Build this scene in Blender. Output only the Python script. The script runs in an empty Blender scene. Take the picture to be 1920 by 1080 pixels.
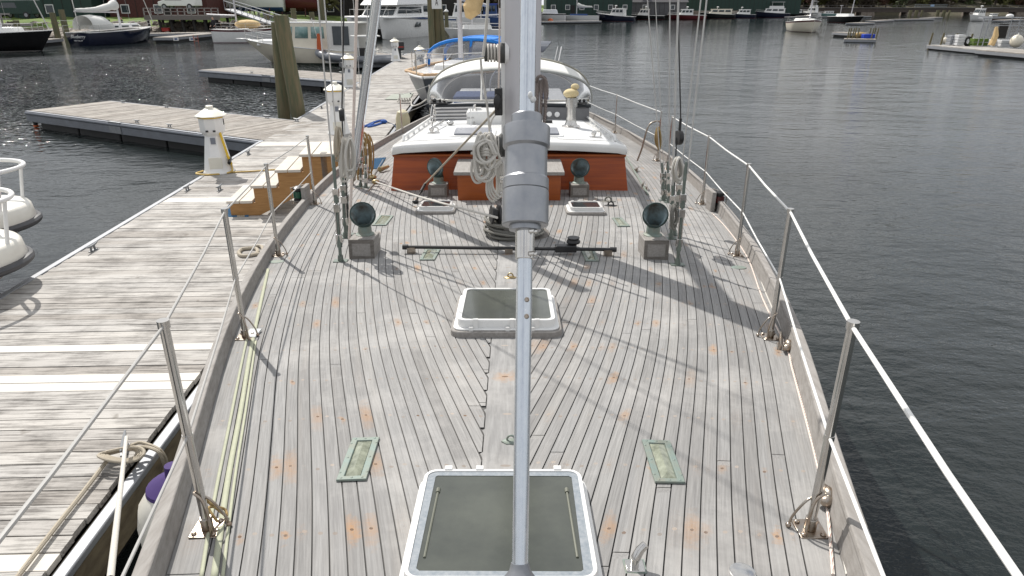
import bpy, bmesh, math, random
from mathutils import Vector, Matrix, noise
R = math.radians; PI = math.pi
rnd = random.Random(7)
SC = bpy.context.scene; COL = SC.collection
# ---------------------------------------------------------------- camera, sky, sun, exposure
CZ = 3.3; CX = .03; F = 1280.0; PITCH = R(22.5)
cd = bpy.data.cameras.new('camera'); cam = bpy.data.objects.new('camera', cd); COL.objects.link(cam)
cam.location = (CX, 0, CZ); cam.rotation_euler = (R(90) - PITCH, 0, 0)
cd.sensor_width = 36; cd.lens = 24; cd.clip_start = .05; cd.clip_end = 3000
SC.camera = cam
SUN_AZ = 34; SUN_EL = 48          # azimuth left of the viewing direction
W = bpy.data.worlds.new('World'); SC.world = W; W.use_nodes = True
wt = W.node_tree; wt.nodes.clear()
def wn(t, **k):
    n = wt.nodes.new(t)
    for a, b in k.items(): setattr(n, a, b)
    return n
sky = wn('ShaderNodeTexSky', sky_type='NISHITA', sun_disc=False, sun_elevation=R(SUN_EL), sun_rotation=R(-SUN_AZ))
sky.air_density = 1.0; sky.dust_density = 1.5
tc = wn('ShaderNodeTexCoord'); sp = wn('ShaderNodeSeparateXYZ'); wt.links.new(tc.outputs['Generated'], sp.inputs[0])
ad = wn('ShaderNodeMath', operation='ADD'); ad.inputs[1].default_value = .25; wt.links.new(sp.outputs[2], ad.inputs[0])
mx_ = wn('ShaderNodeMath', operation='MAXIMUM'); mx_.inputs[1].default_value = .2; wt.links.new(ad.outputs[0], mx_.inputs[0])
cb = wn('ShaderNodeCombineXYZ')
for i in range(2):
    dv = wn('ShaderNodeMath', operation='DIVIDE'); wt.links.new(sp.outputs[i], dv.inputs[0]); wt.links.new(mx_.outputs[0], dv.inputs[1]); wt.links.new(dv.outputs[0], cb.inputs[i])
nz = wn('ShaderNodeTexNoise'); nz.inputs['Scale'].default_value = 2.1; nz.inputs['Detail'].default_value = 7; nz.inputs['Roughness'].default_value = .58
wt.links.new(cb.outputs[0], nz.inputs['Vector'])
rp = wn('ShaderNodeValToRGB'); rp.color_ramp.elements[0].position = .30; rp.color_ramp.elements[1].position = .50
wt.links.new(nz.outputs[0], rp.inputs[0])
mxr = wn('ShaderNodeMixRGB'); mxr.inputs[2].default_value = (8.8, 8.95, 9.2, 1)
wt.links.new(rp.outputs[0], mxr.inputs[0]); wt.links.new(sky.outputs[0], mxr.inputs[1])
bg = wn('ShaderNodeBackground'); bg.inputs['Strength'].default_value = .088
wt.links.new(mxr.outputs[0], bg.inputs[0]); wo = wn('ShaderNodeOutputWorld'); wt.links.new(bg.outputs[0], wo.inputs[0])
sd = bpy.data.lights.new('sun', 'SUN'); so = bpy.data.objects.new('sun', sd); COL.objects.link(so)
sd.energy = 4.4; sd.angle = R(.5); sd.color = (1, .955, .89)
sv = Vector((-math.sin(R(SUN_AZ)) * math.cos(R(SUN_EL)), math.cos(R(SUN_AZ)) * math.cos(R(SUN_EL)), math.sin(R(SUN_EL))))
so.rotation_euler = sv.to_track_quat('Z', 'Y').to_euler(); so.location = (0, 0, 60)
SC.view_settings.view_transform = 'Standard'; SC.view_settings.look = 'None'; SC.view_settings.gamma = 1
SC.view_settings.exposure = .22
# ---------------------------------------------------------------- calibration helpers (a pixel of the 1920 px photo to a point of the place)
def ray(px, py):
    v = (py - 540) / F
    return Vector(((px - 960) / F, math.cos(PITCH) - v * math.sin(PITCH), -math.sin(PITCH) - v * math.cos(PITCH)))
C0 = Vector((CX, 0, CZ))
def P(px, py, z=0.0):
    d = ray(px, py); return C0 + d * ((z - CZ) / d.z)
def PY(px, py, Y):
    d = ray(px, py); return C0 + d * (Y / d.y)
def lerp(a, b, t): return a + (b - a) * t
BT = [(-2.0, .06), (-1.6, .16), (-.8, .30), (0, .52), (.8, .72), (1.655, .945), (3.26, 1.405), (4.93, 1.755), (6.9, 2.02), (9, 2.16), (11, 2.12), (13, 1.97), (15, 1.72), (17.2, 1.3)]
def BB(y):
    if y <= BT[0][0]: return BT[0][1]
    for i in range(len(BT) - 1):
        if y <= BT[i + 1][0]:
            x0, y0 = BT[i]; x1, y1 = BT[i + 1]
            xm, ym = BT[i - 1] if i else (x0 - (x1 - x0), y0 - (y1 - y0))
            xp, yp = BT[i + 2] if i + 2 < len(BT) else (x1 + (x1 - x0), y1 + (y1 - y0))
            h = x1 - x0; m0 = (y1 - ym) / (x1 - xm) * h; m1 = (yp - y0) / (xp - x0) * h; t = (y - x0) / h
            return (2*t**3-3*t*t+1)*y0 + (t**3-2*t*t+t)*m0 + (-2*t**3+3*t*t)*y1 + (t**3-t*t)*m1
    return BT[-1][1]
def DZ(x, y): return 1.97 - .1032 * y + .00264 * y * y + .035 * (1 - min(1, (x / max(.2, BB(y))) ** 2))
def PD(px, py, h=0.0):
    p = P(px, py, 1.6)
    for _ in range(12): p = P(px, py, DZ(p.x, p.y) + h)
    return p
# ---------------------------------------------------------------- mesh builder
class MB:
    def __init__(s): s.v = []; s.f = []; s.m = []; s.c = []; s.mi = 0; s.cv = .5; s.pk = {}
    def add(s, vs, fs, T=None):
        b = len(s.v)
        for p in vs:
            p = Vector(p); s.v.append(T @ p if T else p)
        for f in fs: s.f.append([b + i for i in f]); s.m.append(s.mi); s.c.append(s.cv)
        return s
    def box(s, x0, x1, y0, y1, z0, z1, T=None, taper=0):
        t = taper
        return s.add([(x0,y0,z0),(x1,y0,z0),(x1,y1,z0),(x0,y1,z0),(x0+t,y0+t,z1),(x1-t,y0+t,z1),(x1-t,y1-t,z1),(x0+t,y1-t,z1)],
                     [(0,3,2,1),(4,5,6,7),(0,1,5,4),(1,2,6,5),(2,3,7,6),(3,0,4,7)], T)
    def cbox(s, c, sx, sy, sz, T=None): return s.box(c[0]-sx/2, c[0]+sx/2, c[1]-sy/2, c[1]+sy/2, c[2]-sz/2, c[2]+sz/2, T)
    def rings(s, rings, closed_ends=True, loop=False, T=None):
        n = len(rings[0]); vs = [p for r in rings for p in r]; fs = []
        m = len(rings)
        for i in range(m if loop else m - 1):
            for j in range(n):
                a = i * n + j; b = i * n + (j + 1) % n; c = ((i + 1) % m) * n + (j + 1) % n; d = ((i + 1) % m) * n + j
                fs.append((a, b, c, d))
        if closed_ends and not loop: fs.append(tuple(range(n - 1, -1, -1))); fs.append(tuple((m - 1) * n + j for j in range(n)))
        return s.add(vs, fs, T)
    def tube(s, p0, p1, r0, r1=None, n=10, caps=True): return s.path([p0, p1], [r0, r0 if r1 is None else r1], n, False, caps)
    def path(s, pts, r, n=8, closed=False, caps=True):
        pts = [Vector(p) for p in pts]; m = len(pts)
        rs = r if isinstance(r, (list, tuple)) else [r] * m
        rings = []; up = None
        for i, p in enumerate(pts):
            if closed: t = pts[(i + 1) % m] - pts[i - 1]
            else: t = pts[min(i + 1, m - 1)] - pts[max(i - 1, 0)]
            if t.length < 1e-9: t = Vector((0, 0, 1))
            t.normalize()
            if up is None: up = t.orthogonal().normalized()
            else:
                up = up - t * up.dot(t)
                if up.length < 1e-6: up = t.orthogonal()
                up.normalize()
            w = t.cross(up)
            rings.append([p + (up * math.cos(2*PI*k/n) + w * math.sin(2*PI*k/n)) * rs[i] for k in range(n)])
        return s.rings(rings, caps, closed)
    def curve(s, pts, r, n=8, sub=6, closed=False): return s.path(smooth(pts, sub, closed), r, n, closed)
    def lathe(s, prof, n=20, T=None, phase=0, sy=1):
        rings = [[(r * math.cos(2*PI*k/n + phase), sy * r * math.sin(2*PI*k/n + phase), z) for k in range(n)] for r, z in prof]
        return s.rings(rings, True, False, T)
    def prism(s, poly, z0, z1, T=None):
        n = len(poly)
        return s.add([(x, y, z0) for x, y in poly] + [(x, y, z1) for x, y in poly],
                     [tuple(range(n - 1, -1, -1)), tuple(range(n, 2 * n))] + [(i, (i + 1) % n, n + (i + 1) % n, n + i) for i in range(n)], T)
    def ball(s, c, rx, ry=None, rz=None, n=12, m=8, T=None):
        ry = ry or rx; rz = rz or rx; rings = []
        for i in range(m + 1):
            a = -PI/2 + PI * i / m; cr = max(math.cos(a), .02)
            rings.append([(c[0] + rx*cr*math.cos(2*PI*k/n), c[1] + ry*cr*math.sin(2*PI*k/n), c[2] + rz*math.sin(a)) for k in range(n)])
        return s.rings(rings, True, False, T)
    def grid(s, g, T=None):   # g[i][j] points
        n = len(g[0]); vs = [p for r in g for p in r]
        return s.add(vs, [(i*n+j, i*n+j+1, (i+1)*n+j+1, (i+1)*n+j) for i in range(len(g)-1) for j in range(n-1)], T)
    def text(s, txt, size, T, shear=0, ext=.002):
        cu = bpy.data.curves.new('t', 'FONT'); cu.body = txt; cu.size = size; cu.align_x = 'CENTER'; cu.extrude = ext; cu.shear = shear
        o = bpy.data.objects.new('t', cu); me = o.to_mesh()
        s.add([v.co.copy() for v in me.vertices], [tuple(p.vertices) for p in me.polygons], T)
        o.to_mesh_clear(); bpy.data.objects.remove(o); bpy.data.curves.remove(cu); return s
    def build(s, name, mat, parent=None, loc=None, rz=0, bevel=0, flat=False, ang=38, solid=0, label=None, seg=2):
        me = bpy.data.meshes.new(name); me.from_pydata([tuple(v) for v in s.v], [], s.f)
        mats = mat if isinstance(mat, (list, tuple)) else [mat]
        for m in mats: me.materials.append(m)
        if len(mats) > 1: me.polygons.foreach_set('material_index', s.m)
        a = me.attributes.new('var', 'FLOAT', 'FACE'); a.data.foreach_set('value', s.c)
        if s.pk:
            at = me.attributes.new('pk', 'FLOAT_VECTOR', 'POINT')
            for i, v in s.pk.items(): at.data[i].vector = v
        if not flat:
            me.polygons.foreach_set('use_smooth', [True] * len(s.f)); me.set_sharp_from_angle(angle=R(ang))
        me.update()
        o = bpy.data.objects.new(name, me); COL.objects.link(o)
        if parent is not None: o.parent = parent
        if loc is not None: o.location = loc
        o.rotation_euler = (0, 0, rz)
        if solid: md = o.modifiers.new('solid', 'SOLIDIFY'); md.thickness = solid; md.offset = 0
        if bevel: md = o.modifiers.new('bevel', 'BEVEL'); md.width = bevel; md.segments = seg; md.limit_method = 'ANGLE'; md.angle_limit = R(40)
        if label: o['label'] = label
        return o
def smooth(pts, sub=6, closed=False):
    pts = [Vector(p) for p in pts]; m = len(pts); out = []
    if m < 3 and not closed: return pts
    for i in range(m if closed else m - 1):
        g = (lambda k: pts[k % m]) if closed else (lambda k: pts[max(0, min(m - 1, k))])
        a, b, c, d = g(i - 1), g(i), g(i + 1), g(i + 2)
        for k in range(sub):
            t = k / sub
            out.append(.5 * ((2*b) + (c - a)*t + (2*a - 5*b + 4*c - d)*t*t + (3*b - a - 3*c + d)*t**3))
    if not closed: out.append(pts[-1])
    return out
def thing(name, label, cat, loc=(0,0,0), rz=0, group=None):
    o = bpy.data.objects.new(name, None); COL.objects.link(o); o.location = loc; o.rotation_euler = (0, 0, rz)
    o.empty_display_size = .2
    return tag(o, label, cat, group)
def tag(o, label, cat, group=None):
    o['label'] = label; o['category'] = cat
    if group: o['group'] = group
    return o
def struct(o, kind='structure'): o['kind'] = kind; return o
def dup(root, loc, rz=0, label=None, scale=None):
    r = root.copy(); COL.objects.link(r); r.location = loc; r.rotation_euler = (0, 0, rz)
    if label: r['label'] = label
    if scale: r.scale = (scale,) * 3
    for ch in list(root.children):
        c = ch.copy(); COL.objects.link(c); c.parent = r
        for g in ch.children:
            d = g.copy(); COL.objects.link(d); d.parent = c
    return r
def frame(p, z, x=None):      # matrix whose local z axis points along z
    z = Vector(z).normalized(); x = Vector(x) if x is not None else z.orthogonal()
    x = (x - z * x.dot(z)).normalized(); y = z.cross(x)
    m = Matrix((x, y, z)).transposed().to_4x4(); m.translation = Vector(p); return m
# ---------------------------------------------------------------- materials
def newmat(name):
    m = bpy.data.materials.new(name); m.use_nodes = True; t = m.node_tree; b = t.nodes['Principled BSDF']; return m, t, b
def nn(t, ty, ins=None, **k):
    n = t.nodes.new(ty)
    for a, b in k.items(): setattr(n, a, b)
    for a, b in (ins or {}).items():
        if isinstance(b, bpy.types.NodeSocket): t.links.new(b, n.inputs[a])
        else: n.inputs[a].default_value = b
    return n
def C(c): return (c[0], c[1], c[2], 1) if len(c) == 3 else c
def mix(t, f, a, b, bt='MIX'):
    n = t.nodes.new('ShaderNodeMixRGB'); n.blend_type = bt
    for i, x in enumerate((f, a, b)):
        if isinstance(x, bpy.types.NodeSocket): t.links.new(x, n.inputs[i])
        else: n.inputs[i].default_value = x if i == 0 else C(x)
    return n.outputs[0]
def mth(t, op, a, b=0.0, c=0.0):
    n = t.nodes.new('ShaderNodeMath'); n.operation = op
    for i, x in enumerate((a, b, c)):
        if isinstance(x, bpy.types.NodeSocket): t.links.new(x, n.inputs[i])
        else: n.inputs[i].default_value = x
    return n.outputs[0]
def ramp(t, fac, stops):
    n = t.nodes.new('ShaderNodeValToRGB'); t.links.new(fac, n.inputs[0]); e = n.color_ramp.elements
    while len(e) < len(stops): e.new(.5)
    for i, (p, c) in enumerate(stops): e[i].position = p; e[i].color = C(c) if not isinstance(c, (int, float)) else (c, c, c, 1)
    return n.outputs[0]
def coord(t, scale=(1,1,1), out='Object', rot=(0,0,0)):
    tc = t.nodes.new('ShaderNodeTexCoord'); mp = t.nodes.new('ShaderNodeMapping'); t.links.new(tc.outputs[out], mp.inputs[0])
    mp.inputs['Scale'].default_value = scale; mp.inputs['Rotation'].default_value = rot; return mp.outputs[0]
def noi(t, vec, scale, detail=4, rough=.55):
    n = t.nodes.new('ShaderNodeTexNoise'); t.links.new(vec, n.inputs['Vector']); n.inputs['Scale'].default_value = scale
    n.inputs['Detail'].default_value = detail; n.inputs['Roughness'].default_value = rough; return n.outputs[0]
def bump(t, b, h, strength=.3, dist=.01):
    n = t.nodes.new('ShaderNodeBump'); t.links.new(h, n.inputs['Height']); n.inputs['Strength'].default_value = strength; n.inputs['Distance'].default_value = dist
    t.links.new(n.outputs[0], b.inputs['Normal'])
def surf(name, c, rough=.5, metal=0, c2=None, scale=6, amt=.6, bmp=0, dist=.004, str_=(1,1,1), rvar=.1, coat=0):
    m, t, b = newmat(name); co = coord(t, str_)
    f = noi(t, co, scale, 6, .62)
    fr = ramp(t, f, [(.35, 0), (.68, 1)])
    c2 = c2 or tuple(x * .72 for x in c)
    t.links.new(mix(t, mth(t, 'MULTIPLY', fr, amt), c, c2), b.inputs['Base Color'])
    t.links.new(mth(t, 'ADD', mth(t, 'MULTIPLY', f, rvar * 2), rough - rvar), b.inputs['Roughness'])
    b.inputs['Metallic'].default_value = metal
    if coat: b.inputs['Coat Weight'].default_value = coat; b.inputs['Coat Roughness'].default_value = .08
    if bmp: bump(t, b, noi(t, co, scale * 4, 4), bmp, dist)
    return m
M = {}
def teak_deck():
    m, t, b = newmat('weathered teak planks')
    at = nn(t, 'ShaderNodeAttribute', attribute_name='pk'); s = nn(t, 'ShaderNodeSeparateXYZ', {0: at.outputs['Vector']})
    a, y, k = s.outputs
    var = nn(t, 'ShaderNodeAttribute', attribute_name='var').outputs['Fac']
    gv = nn(t, 'ShaderNodeCombineXYZ', {0: mth(t, 'MULTIPLY', a, 150.), 1: mth(t, 'MULTIPLY', y, 5.), 2: mth(t, 'MULTIPLY', k, 3.17)}).outputs[0]
    g = noi(t, gv, 1, 5, .65)
    gv2 = nn(t, 'ShaderNodeCombineXYZ', {0: mth(t, 'MULTIPLY', a, 18.), 1: mth(t, 'MULTIPLY', y, 1.2), 2: mth(t, 'MULTIPLY', k, 5.7)}).outputs[0]
    g2 = noi(t, gv2, 1, 3)
    base = mix(t, ramp(t, g, [(.3, 0), (.7, 1)]), (.182, .180, .178), (.292, .289, .285))
    tint = ramp(t, var, [(0, (.82, .81, .80)), (.25, (.95, .945, .94)), (.7, (1.03, 1.03, 1.03)), (1, (1.10, 1.09, 1.07))])
    base = mix(t, 1.0, base, tint, 'MULTIPLY')
    base = mix(t, mth(t, 'MULTIPLY', ramp(t, g2, [(.55, 0), (.75, 1)]), .35), base, (.26, .24, .22))
    cw = coord(t); blot = noi(t, cw, 1.7, 6, .7)
    base = mix(t, mth(t, 'MULTIPLY', ramp(t, blot, [(.5, 0), (.72, 1)]), .45), base, (.50, .485, .465))
    dirt = noi(t, cw, .9, 5, .6)
    base = mix(t, mth(t, 'MULTIPLY', ramp(t, dirt, [(.55, 0), (.75, 1)]), .35), base, (.21, .20, .19))
    # bungs and rusty fastenings, one row over every deck beam
    rowh = .36
    ys = mth(t, 'DIVIDE', y, rowh); row = mth(t, 'FLOOR', ys); fy = mth(t, 'MULTIPLY', mth(t, 'SUBTRACT', mth(t, 'SUBTRACT', ys, row), .5), rowh)
    cell = nn(t, 'ShaderNodeCombineXYZ', {0: k, 1: row, 2: 3.3}).outputs[0]
    wnz = nn(t, 'ShaderNodeTexWhiteNoise', {'Vector': cell}, noise_dimensions='3D')
    ws = nn(t, 'ShaderNodeSeparateColor', {0: wnz.outputs['Color']})
    w1 = wnz.outputs['Value']; w2 = ws.outputs[1]; w3 = ws.outputs[2]
    ax = mth(t, 'SUBTRACT', a, mth(t, 'MULTIPLY', mth(t, 'SUBTRACT', w2, .5), .016)); ay = mth(t, 'SUBTRACT', fy, mth(t, 'MULTIPLY', mth(t, 'SUBTRACT', w3, .5), .03))
    d = mth(t, 'SQRT', mth(t, 'ADD', mth(t, 'MULTIPLY', ax, ax), mth(t, 'MULTIPLY', ay, ay)))
    ring = mth(t, 'MULTIPLY', mth(t, 'LESS_THAN', d, .0075), mth(t, 'GREATER_THAN', w2, .25))
    base = mix(t, mth(t, 'MULTIPLY', ring, .6), base, mix(t, w3, (.17, .13, .10), (.40, .33, .27)))
    n3 = noi(t, cw, 26, 4, .7)
    dd = mth(t, 'ADD', mth(t, 'SQRT', mth(t, 'ADD', mth(t, 'MULTIPLY', ax, ax), mth(t, 'MULTIPLY', mth(t, 'MULTIPLY', ay, ay), .16))), mth(t, 'MULTIPLY', mth(t, 'SUBTRACT', n3, .5), .075))
    rad = mth(t, 'MULTIPLY', mth(t, 'MULTIPLY', w3, w3), .042)
    st = mth(t, 'MULTIPLY', ramp(t, mth(t, 'DIVIDE', dd, mth(t, 'ADD', rad, .012)), [(.1, 1), (1.0, 0)]), mth(t, 'MULTIPLY', mth(t, 'GREATER_THAN', w1, .86), mth(t, 'ADD', .35, mth(t, 'MULTIPLY', w2, .65))))
    base = mix(t, mth(t, 'MULTIPLY', st, .74), base, (.37, .19, .065))
    core = mth(t, 'MULTIPLY', mth(t, 'LESS_THAN', d, .006), mth(t, 'GREATER_THAN', w1, .84))
    base = mix(t, core, base, (.12, .07, .04))
    t.links.new(base, b.inputs['Base Color']); b.inputs['Roughness'].default_value = .82
    bump(t, b, g, .35, .003)
    return m
def board_mat(name, dark, light, new=(.64, .61, .56), sx=(34, 1.7, 34)):
    m, t, b = newmat(name); co = coord(t, sx); var = nn(t, 'ShaderNodeAttribute', attribute_name='var').outputs['Fac']
    off = nn(t, 'ShaderNodeVectorMath', {0: co, 1: nn(t, 'ShaderNodeCombineXYZ', {0: mth(t, 'MULTIPLY', var, 91.), 1: mth(t, 'MULTIPLY', var, 37.), 2: 0.}).outputs[0]}, operation='ADD').outputs[0]
    g = noi(t, off, 1.6, 7, .72); co2 = coord(t); bl = noi(t, co2, 2.3, 5, .65)
    f = mth(t, 'ADD', mth(t, 'MULTIPLY', g, .75), mth(t, 'MULTIPLY', bl, .4))
    base = mix(t, ramp(t, f, [(.46, 0), (.62, 1)]), dark, light)
    tint = ramp(t, var, [(0, (.80, .77, .74)), (.5, (1, 1, 1)), (.9, (1.1, 1.09, 1.07))])
    base = mix(t, 1.0, base, tint, 'MULTIPLY')
    kn = noi(t, coord(t, (3, 3, 3)), 2, 2); 
    base = mix(t, mth(t, 'MULTIPLY', ramp(t, kn, [(.70, 0), (.76, 1)]), .5), base, (.10, .08, .06))
    isnew = mth(t, 'GREATER_THAN', var, 1.5)
    nb = mix(t, ramp(t, g, [(.35, 0), (.7, 1)]), new, tuple(x * .86 for x in new))
    base = mix(t, isnew, base, nb)
    t.links.new(base, b.inputs['Base Color']); b.inputs['Roughness'].default_value = .85
    bump(t, b, g, .4, .004); return m
def water_mat():
    m, t, b = newmat('harbour water'); b.inputs['Base Color'].default_value = (.012, .016, .016, 1)
    b.inputs['Roughness'].default_value = .045; b.inputs['IOR'].default_value = 1.333
    co = coord(t, (1, 1.5, 1), rot=(0, 0, R(12)))
    a = noi(t, co, .55, 3, .5); bb = noi(t, co, 2.3, 5, .62); pa = noi(t, coord(t, (1, 2.2, 1)), .045, 3, .5)
    amp = ramp(t, pa, [(.36, .5), (.62, 1.0)])
    pos = nn(t, 'ShaderNodeVectorMath', {0: coord(t), 1: (-19., 36., 0.)}, operation='DISTANCE').outputs['Value']
    gust = ramp(t, mth(t, 'DIVIDE', pos, 22.), [(.45, 1), (1.0, 0)])
    dcam = nn(t, 'ShaderNodeVectorMath', {0: coord(t), 1: (0., 0., 0.)}, operation='DISTANCE').outputs['Value']
    amp = mth(t, 'MULTIPLY', amp, ramp(t, mth(t, 'DIVIDE', dcam, 120.), [(.2, 1), (.75, .45)]))
    chop = mth(t, 'MULTIPLY', mth(t, 'MULTIPLY', noi(t, coord(t, (1, .8, 1)), 4.2, 1, .5), .5), mth(t, 'MULTIPLY', gust, ramp(t, noi(t, co, .5, 3), [(.3, .45), (.6, 1)])))
    h = mth(t, 'ADD', mth(t, 'MULTIPLY', a, .07), mth(t, 'MULTIPLY', mth(t, 'MULTIPLY', mth(t, 'ADD', bb, mth(t, 'MULTIPLY', noi(t, co, 7.5, 3), .2)), .038), amp))
    t.links.new(mth(t, 'SUBTRACT', .05, mth(t, 'MULTIPLY', gust, .02)), b.inputs['Roughness'])
    h = mth(t, 'ADD', h, chop)
    n = t.nodes.new('ShaderNodeBump'); t.links.new(h, n.inputs['Height']); n.inputs['Strength'].default_value = 1; n.inputs['Distance'].default_value = 1
    t.links.new(n.outputs[0], b.inputs['Normal']); return m
def rope_mat(name, c, c2, n=400., w=.5):
    m, t, b = newmat(name); co = coord(t, (1, 1, 1)); ww = t.nodes.new('ShaderNodeTexWave'); t.links.new(coord(t, (1, 1, 1), rot=(.6, .5, .7)), ww.inputs['Vector'])
    ww.inputs['Scale'].default_value = n / 10; ww.inputs['Distortion'].default_value = 2
    t.links.new(mix(t, ramp(t, ww.outputs[0], [(w, 0), (min(1, w + .2), 1)]), c, c2), b.inputs['Base Color']); b.inputs['Roughness'].default_value = .9
    bump(t, b, ww.outputs[0], .4, .002); return m
def glassy(name, tint, trans=.55, rough=.08, diffuse=(.5, .5, .52)):
    m, t, b = newmat(name); t.nodes.remove(b)
    tr = nn(t, 'ShaderNodeBsdfTransparent', {0: C(tint)}); df = nn(t, 'ShaderNodeBsdfDiffuse', {0: C(diffuse)}); gl = nn(t, 'ShaderNodeBsdfGlossy', {0: (.9,.9,.9,1), 1: rough})
    blot = ramp(t, noi(t, coord(t), 2.4, 5, .6), [(.3, trans - .12), (.7, trans + .12)])
    m1 = nn(t, 'ShaderNodeMixShader', {0: blot, 1: df.outputs[0], 2: tr.outputs[0]})
    fr = nn(t, 'ShaderNodeFresnel', {0: 1.22})
    m2 = nn(t, 'ShaderNodeMixShader', {0: fr.outputs[0], 1: m1.outputs[0], 2: gl.outputs[0]})
    t.links.new(m2.outputs[0], t.nodes['Material Output'].inputs[0]); return m
M['deck'] = teak_deck()
M['caulk'] = surf('black caulking', (.085, .083, .08), .8)
M['teak'] = surf('weathered grey teak', (.29, .275, .26), .8, 0, (.19, .175, .16), 9, .8, .3, .003, (6, .7, 6))
M['teakd'] = surf('dark weathered teak', (.17, .155, .14), .8, 0, (.09, .08, .07), 12, .8, .3, .003, (2, 6, 6))
M['dockw'] = board_mat('weathered dock boards', (.135, .126, .118), (.42, .405, .385))
M['dockw2'] = board_mat('weathered finger dock boards', (.14, .126, .112), (.31, .288, .262))
M['alu'] = surf('galvanised edge beam', (.17, .185, .21), .42, .5, (.13, .135, .15), 4, .7, .1)
M['fascia'] = surf('stained timber fascia', (.19, .155, .10), .85, 0, (.09, .07, .045), 5, .9, .4, .004, (1, 1, 3))
M['float'] = surf('black plastic float', (.007, .007, .008), .6, 0, (.014, .014, .012), 5)
M['ped'] = surf('white pedestal plastic', (.78, .78, .77), .45, 0, (.66, .66, .64), 5, .5)
M['pedhat'] = surf('cream pedestal cap', (.72, .70, .62), .45, 0, (.6, .58, .5), 5, .5)
M['yellow'] = surf('yellow plastic', (.75, .50, .04), .5)
M['hose'] = surf('yellow water hose', (.60, .42, .13), .6)
M['white'] = surf('white gelcoat', (.70, .70, .69), .28, 0, (.62, .62, .60), 3, .5, coat=.3)
M['whitem'] = surf('chalky white paint', (.74, .74, .73), .5, 0, (.62, .62, .61), 5, .6)
M['cream'] = surf('cream gelcoat', (.70, .65, .54), .35, 0, (.62, .57, .47), 3, .5)
M['nonskid'] = surf('pale grey nonskid paint', (.56, .57, .58), .8, 0, (.50, .51, .52), 30, .6, .4, .002)
M['navy'] = surf('navy hull paint', (.008, .011, .028), .12, 0, (.012, .016, .035), 2, coat=.5)
M['black'] = surf('black hull paint', (.008, .008, .009), .15, 0, (.015, .015, .016), 2, coat=.4)
M['blackp'] = surf('black plastic', (.014, .014, .015), .42)
M['steel'] = surf('polished stainless steel', (.62, .61, .59), .16, 1, (.45, .42, .39), 14, .5, rvar=.08)
M['steeld'] = surf('tarnished stainless steel', (.42, .39, .35), .3, 1, (.28, .17, .09), 26, .6, rvar=.1)
M['mast'] = surf('anodised mast alloy', (.56, .55, .57), .45, .15, (.50, .50, .52), 2, .5, str_=(3, 3, .3))
M['foil'] = surf('bare alloy tube', (.55, .59, .64), .22, .85, (.70, .73, .76), 60, .5, .12, .0005, (1, 1, .35), rvar=.14)
M['drum'] = surf('hard anodised drum', (.27, .285, .31), .34, .7, (.42, .42, .43), 14, .6, rvar=.08)
M['wire'] = surf('rigging wire', (.52, .51, .49), .4, .5)
M['vinylw'] = surf('white coated wire', (.80, .80, .78), .4)
M['bronze'] = surf('verdigris bronze', (.175, .23, .21), .6, .2, (.22, .22, .18), 22, .8, .3, .002)
M['bronzed'] = surf('green patina cowl', (.045, .085, .08), .42, .35, (.02, .03, .03), 9, .7)
M['cowlin'] = surf('cowl inside', (.21, .29, .32), .35, .0, (.05, .035, .02), 8, 1)  # pale blue puts the reflection inside the mouth into the colour
M['brass'] = surf('old brass', (.45, .32, .16), .4, .8, (.2, .25, .18), 20)
M['mahog'] = surf('varnished mahogany', (.40, .078, .010), .42, 0, (.20, .034, .009), 3, .8, .06, .001, (.5, .8, 9), coat=.05)
M['mahogo'] = surf('varnished orange teak', (.31, .070, .006), .4, 0, (.20, .042, .006), 3, .8, .06, .001, (.5, .8, 9), coat=.05)
M['pine'] = surf('raw pine stringer', (.38, .20, .07), .65, 0, (.26, .13, .04), 5, .9, .2, .002, (1, 4, 9))
M['tread'] = surf('worn grey step tread', (.58, .54, .48), .8, 0, (.45, .41, .36), 6)
M['ropew'] = rope_mat('white braided rope', (.62, .60, .56), (.42, .40, .36), 900)
M['ropef'] = rope_mat('white rope with red fleck', (.68, .64, .58), (.40, .12, .09), 700, .82)
M['ropeg'] = rope_mat('tan mooring rope', (.47, .42, .34), (.30, .26, .20), 900)
M['roped'] = rope_mat('dark old rope', (.25, .24, .215), (.10, .10, .09), 500)
M['ropeb'] = rope_mat('blue rope', (.03, .10, .36), (.02, .06, .2), 500)
M['ropey'] = rope_mat('ochre rope', (.38, .27, .12), (.22, .15, .06), 500)
M['lens'] = surf('smoked hatch lens', (.085, .092, .078), .14, 0, (.045, .05, .045), 3.5, .9, rvar=.06)
M['lensd'] = surf('dark hatch lens', (.03, .032, .036), .1, 0, (.06, .06, .06), 3)
M['seal'] = surf('blue grey hatch seal', (.17, .20, .23), .6, 0, (.30, .32, .34), 60, .8, .3, .002, (1, 1, 1))
M['prismg'] = surf('prism glass', (.30, .32, .25), .12, 0, (.10, .11, .08), 30, .8)
M['vinyl'] = glassy('clear vinyl window', (.66, .67, .70), .56, .25, (.26, .262, .27))
M['glass'] = surf('dark window glass', (.035, .045, .05), .06, 0, (.06, .07, .08), 2)
M['glassg'] = surf('green tinted window glass', (.10, .22, .21), .05, 0, (.35, .42, .40), 2)
M['canvasw'] = surf('white canvas', (.66, .66, .63), .85, 0, (.58, .58, .56), 4, .5, .2, .003)
M['canvasg'] = surf('taupe canvas binding', (.25, .24, .20), .85)
M['canvasb'] = surf('bright blue canvas', (.010, .19, .62), .8, 0, (.01, .13, .45), 5)
M['canvast'] = surf('tan sail cover', (.66, .48, .25), .85, 0, (.50, .35, .17), 5, .8, .4, .02)
M['bluec'] = surf('blue cushion cloth', (.03, .07, .20), .8)
M['strap'] = surf('pale green webbing strap', (.40, .41, .30), .8, 0, (.34, .35, .27), 30)
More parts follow.
